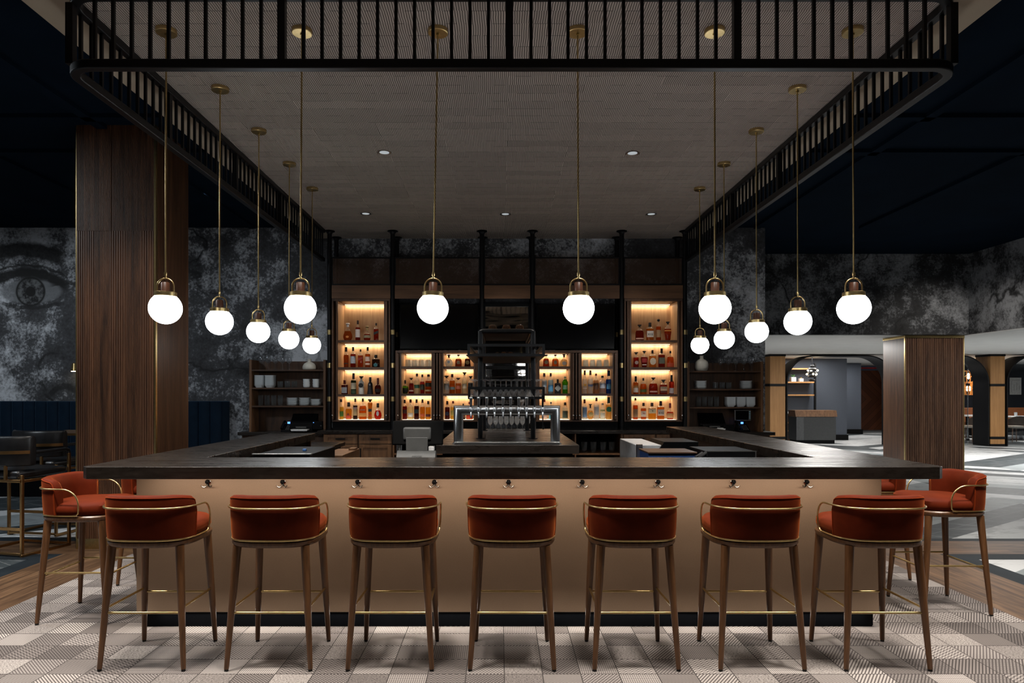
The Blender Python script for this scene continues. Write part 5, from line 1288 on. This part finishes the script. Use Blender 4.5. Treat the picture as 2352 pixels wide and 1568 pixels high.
for p, w_, h, lab, tall in ((1821, .075, .14, 'white square pot with a green succulent on the shelf', 1), (1839.5, .058, .10, 'smaller white square pot with a brass candle on the shelf', 0)):
    x = X(p, D+.15); t = thing('potted_plant' if tall else 'candle_pot', lab, 'plant pot', (x, D+.15, z))
    MB().prism([(x-w_, D+.15-w_), (x+w_, D+.15-w_), (x+w_, D+.15+w_), (x-w_, D+.15+w_)], z, z+h).build('pot', WHITEC, t, bevel=.006)
    if tall:
        lf = MB()
        for i in range(14):
            a_ = i*2.4; l = .05+.03*random.random(); lf.tube([(x, D+.15, z+h), (x+l*.6*cos(a_), D+.15+l*.6*sin(a_), z+h+.05), (x+l*cos(a_), D+.15+l*sin(a_), z+h+.08)], [.012, .012, .001], 6)
        lf.build('leaves', plain('leaf_green', (.04, .12, .03), .5), t)
    else: MB().cyl((x, D+.15), .035, z+h, z+h+.035, 14).build('candle', BRASS, t)
D = 20.8; x = X(1865.5, D)
t = thing('cage_pendant', 'black ringed pendant lamp with bright bulbs above the host stand', 'pendant lamp', (x, D, 2.614))
MB().tube([(x, D, 2.61), (x, D, 2.34)], .012, 8).build('stem', BLACK, t)
for zc, rr_ in ((2.33, .06), (2.24, .13), (2.13, .14), (2.02, .13), (1.90, .1)): MB().lathe([(.0005, .04), (rr_*.7, .035), (rr_, .0), (rr_*.75, -.035), (.0005, -.04)], (x, D, zc), 24).build('ring', BLACK, t)
for i in range(6):
    a_ = i*pi/3+.3
    MB().lathe([(.0005, -.03), (.028, -.01), (.03, .01), (.0005, .035)], (x+.155*cos(a_), D+.155*sin(a_), 2.08+.11*(i % 2)), 12).build('bulb', WARMBULB, t)
light('cage_lamp', 'POINT', (x, D-.35, 2.0), (0, 0, 0), 6, (1, .85, .6), (.1,))
# dining room
D = 22; x = X(2224, D)
t = thing('rattan_pendant', 'lit two tier slatted wood pendant lamp right of the pillar', 'pendant lamp', (x, D, 2.614))
def slat(r0, r1, z0, z1, n):
    mb = MB()
    for i in range(n):
        a_ = 2*pi*i/n; c, s = cos(a_), sin(a_)
        mb.bar((x+r0*c, D+r0*s, z0), (x+r1*c, D+r1*s, (z0+z1)/2), .022); mb.bar((x+r1*c, D+r1*s, (z0+z1)/2), (x+r0*c, D+r0*s, z1), .022)
    for z, r_ in ((z0, r0), (z1, r0), ((z0+z1)/2, r1)): mb.tube([(x+r_*cos(2*pi*i/24), D+r_*sin(2*pi*i/24), z) for i in range(24)], .011, 6, close=True)
    return mb
SLAT = plain('lamp_slat', (.55, .25, .07), .5)
slat(.22, .27, 1.86, 2.22, 16).build('upper_shade', SLAT, t); slat(.14, .17, 1.45, 1.84, 12).build('lower_shade', SLAT, t)
MB().tube([(x, D, 2.61), (x, D, 2.2)], .01, 8).build('cord', BLACK, t)
for z in (2.05, 1.65): MB().lathe([(.0005, -.1), (.06, -.06), (.07, 0), (.06, .06), (.0005, .1)], (x, D, z), 16).build('bulb', WARMBULB, t)
light('rattan_lamp', 'POINT', (x, D-.5, 1.8), (0, 0, 0), 10, (1, .6, .3), (.15,))
def dchair():
    t = thing('dining_chair', '', 'chair', (0, 0, 0), local=True)
    for sx in (-1, 1):
        for sy in (-1, 1): MB().tube([(sx*.2, sy*.19, .43), (sx*.23, sy*.22, 0)], [.02, .013], 10).build('leg', LEGW, t)
    B('seat', plain('pale_upholstery', (.42, .38, .33), .8), t, (-.24, .24, -.23, .23, .43, .50), bevel=.02)
    mb = MB(); rg = []
    for i in range(15):
        a_ = (i/14-.5)*2.6; rg.append([(.25*sin(a_), -.02-.23*cos(a_), .5+.02), (.27*sin(a_), -.02-.25*cos(a_), .80-.1*abs(i/7-1)**2), (.25*sin(a_), -.02-.23*cos(a_), .81-.1*abs(i/7-1)**2), (.235*sin(a_), -.02-.215*cos(a_), .52)])
    mb.rings(rg).build('backrest', plain('grey_upholstery', (.10, .075, .06), .8), t); return t
dc = dchair(); dc.location = (X(2330, 21), 21.0, 0); dc['label'] = 'wooden dining chair with pale seat at the white table, right edge'; dc['group'] = 'dining chairs beyond the arches'
dup(dc, (X(2226, 21.2), 21.2, 0), 'wooden dining chair below the slatted pendant lamp', .5); 
for (px, D, lab) in ((2345, 22.0, 'white topped dining table at the right edge'), (2222, 23.2, 'white topped dining table below the slatted pendant lamp')):
    x = X(px, D); t = thing('dining_table', lab, 'table', (x, D, 0))
    B('tabletop', WHITEP, t, (x-.6, x+.6, D-.4, D+.4, .72, .76), bevel=.004); MB().cyl((x, D), .05, .02, .72, 14).build('pedestal', BLACK, t); MB().cyl((x, D), .28, 0, .02, 24).build('base', BLACK, t)
gt = glass_tumbler('g', .04, .045, .13, GLASS2).build('water_glass', GLASS2); tag(gt, 'water glass on the white dining table at the right edge', 'glass'); gt.location = (X(2333, 21.8), 21.8, .76)
pl = MB().lathe([(.0005, 0), (.08, 0), (.13, .018), (.125, .02), (.075, .006), (.0005, .006)], n=28).build('plate', CERAM); tag(pl, 'white plate on the dining table at the right edge', 'plate'); pl.location = (X(2344, 21.75), 21.75, .76)
for a, b, D, lab in ((2212, 2250, 24.6, 'orange brown leather booth bench behind the slatted lamp'), (2312, 2390, 24.6, 'orange brown leather booth bench at the right edge')):
    t = thing('booth_bench', lab, 'bench', (X((a+b)/2, D), D, 0)); BO = plain('cognac_leather', (.28, .09, .03), .4)
    B('back', BO, t, (X(a, D), X(b, D), D, D+.15, .3, .98), bevel=.03); B('seat', BO, t, (X(a, D), X(b, D), D-.5, D, .3, .47), bevel=.03); B('base', BLACKP, t, (X(a, D), X(b, D), D-.45, D+.1, 0, .3))
D = 26.15; a, b = X(2320, D), X(2346, D)
t = thing('framed_print', 'pale framed line drawing on the dark dining room wall', 'picture', ((a+b)/2, D, Z(887, D)))
B('print', plain('print_paper', (.55, .55, .54), .8), t, (a, b, D, D+.03, Z(906, D), Z(867, D)))
B('drawing', GREYP, t, *[(a+.05+i*.1, a+.058+i*.1, D-.002, D, Z(900-i*2, D), Z(875+(i*7) % 11, D)) for i in range(4)], (a+.06, b-.06, D-.002, D, Z(873, D), Z(872.5, D)))
for o in bpy.data.objects:
    if '_local' in o: del o['_local']
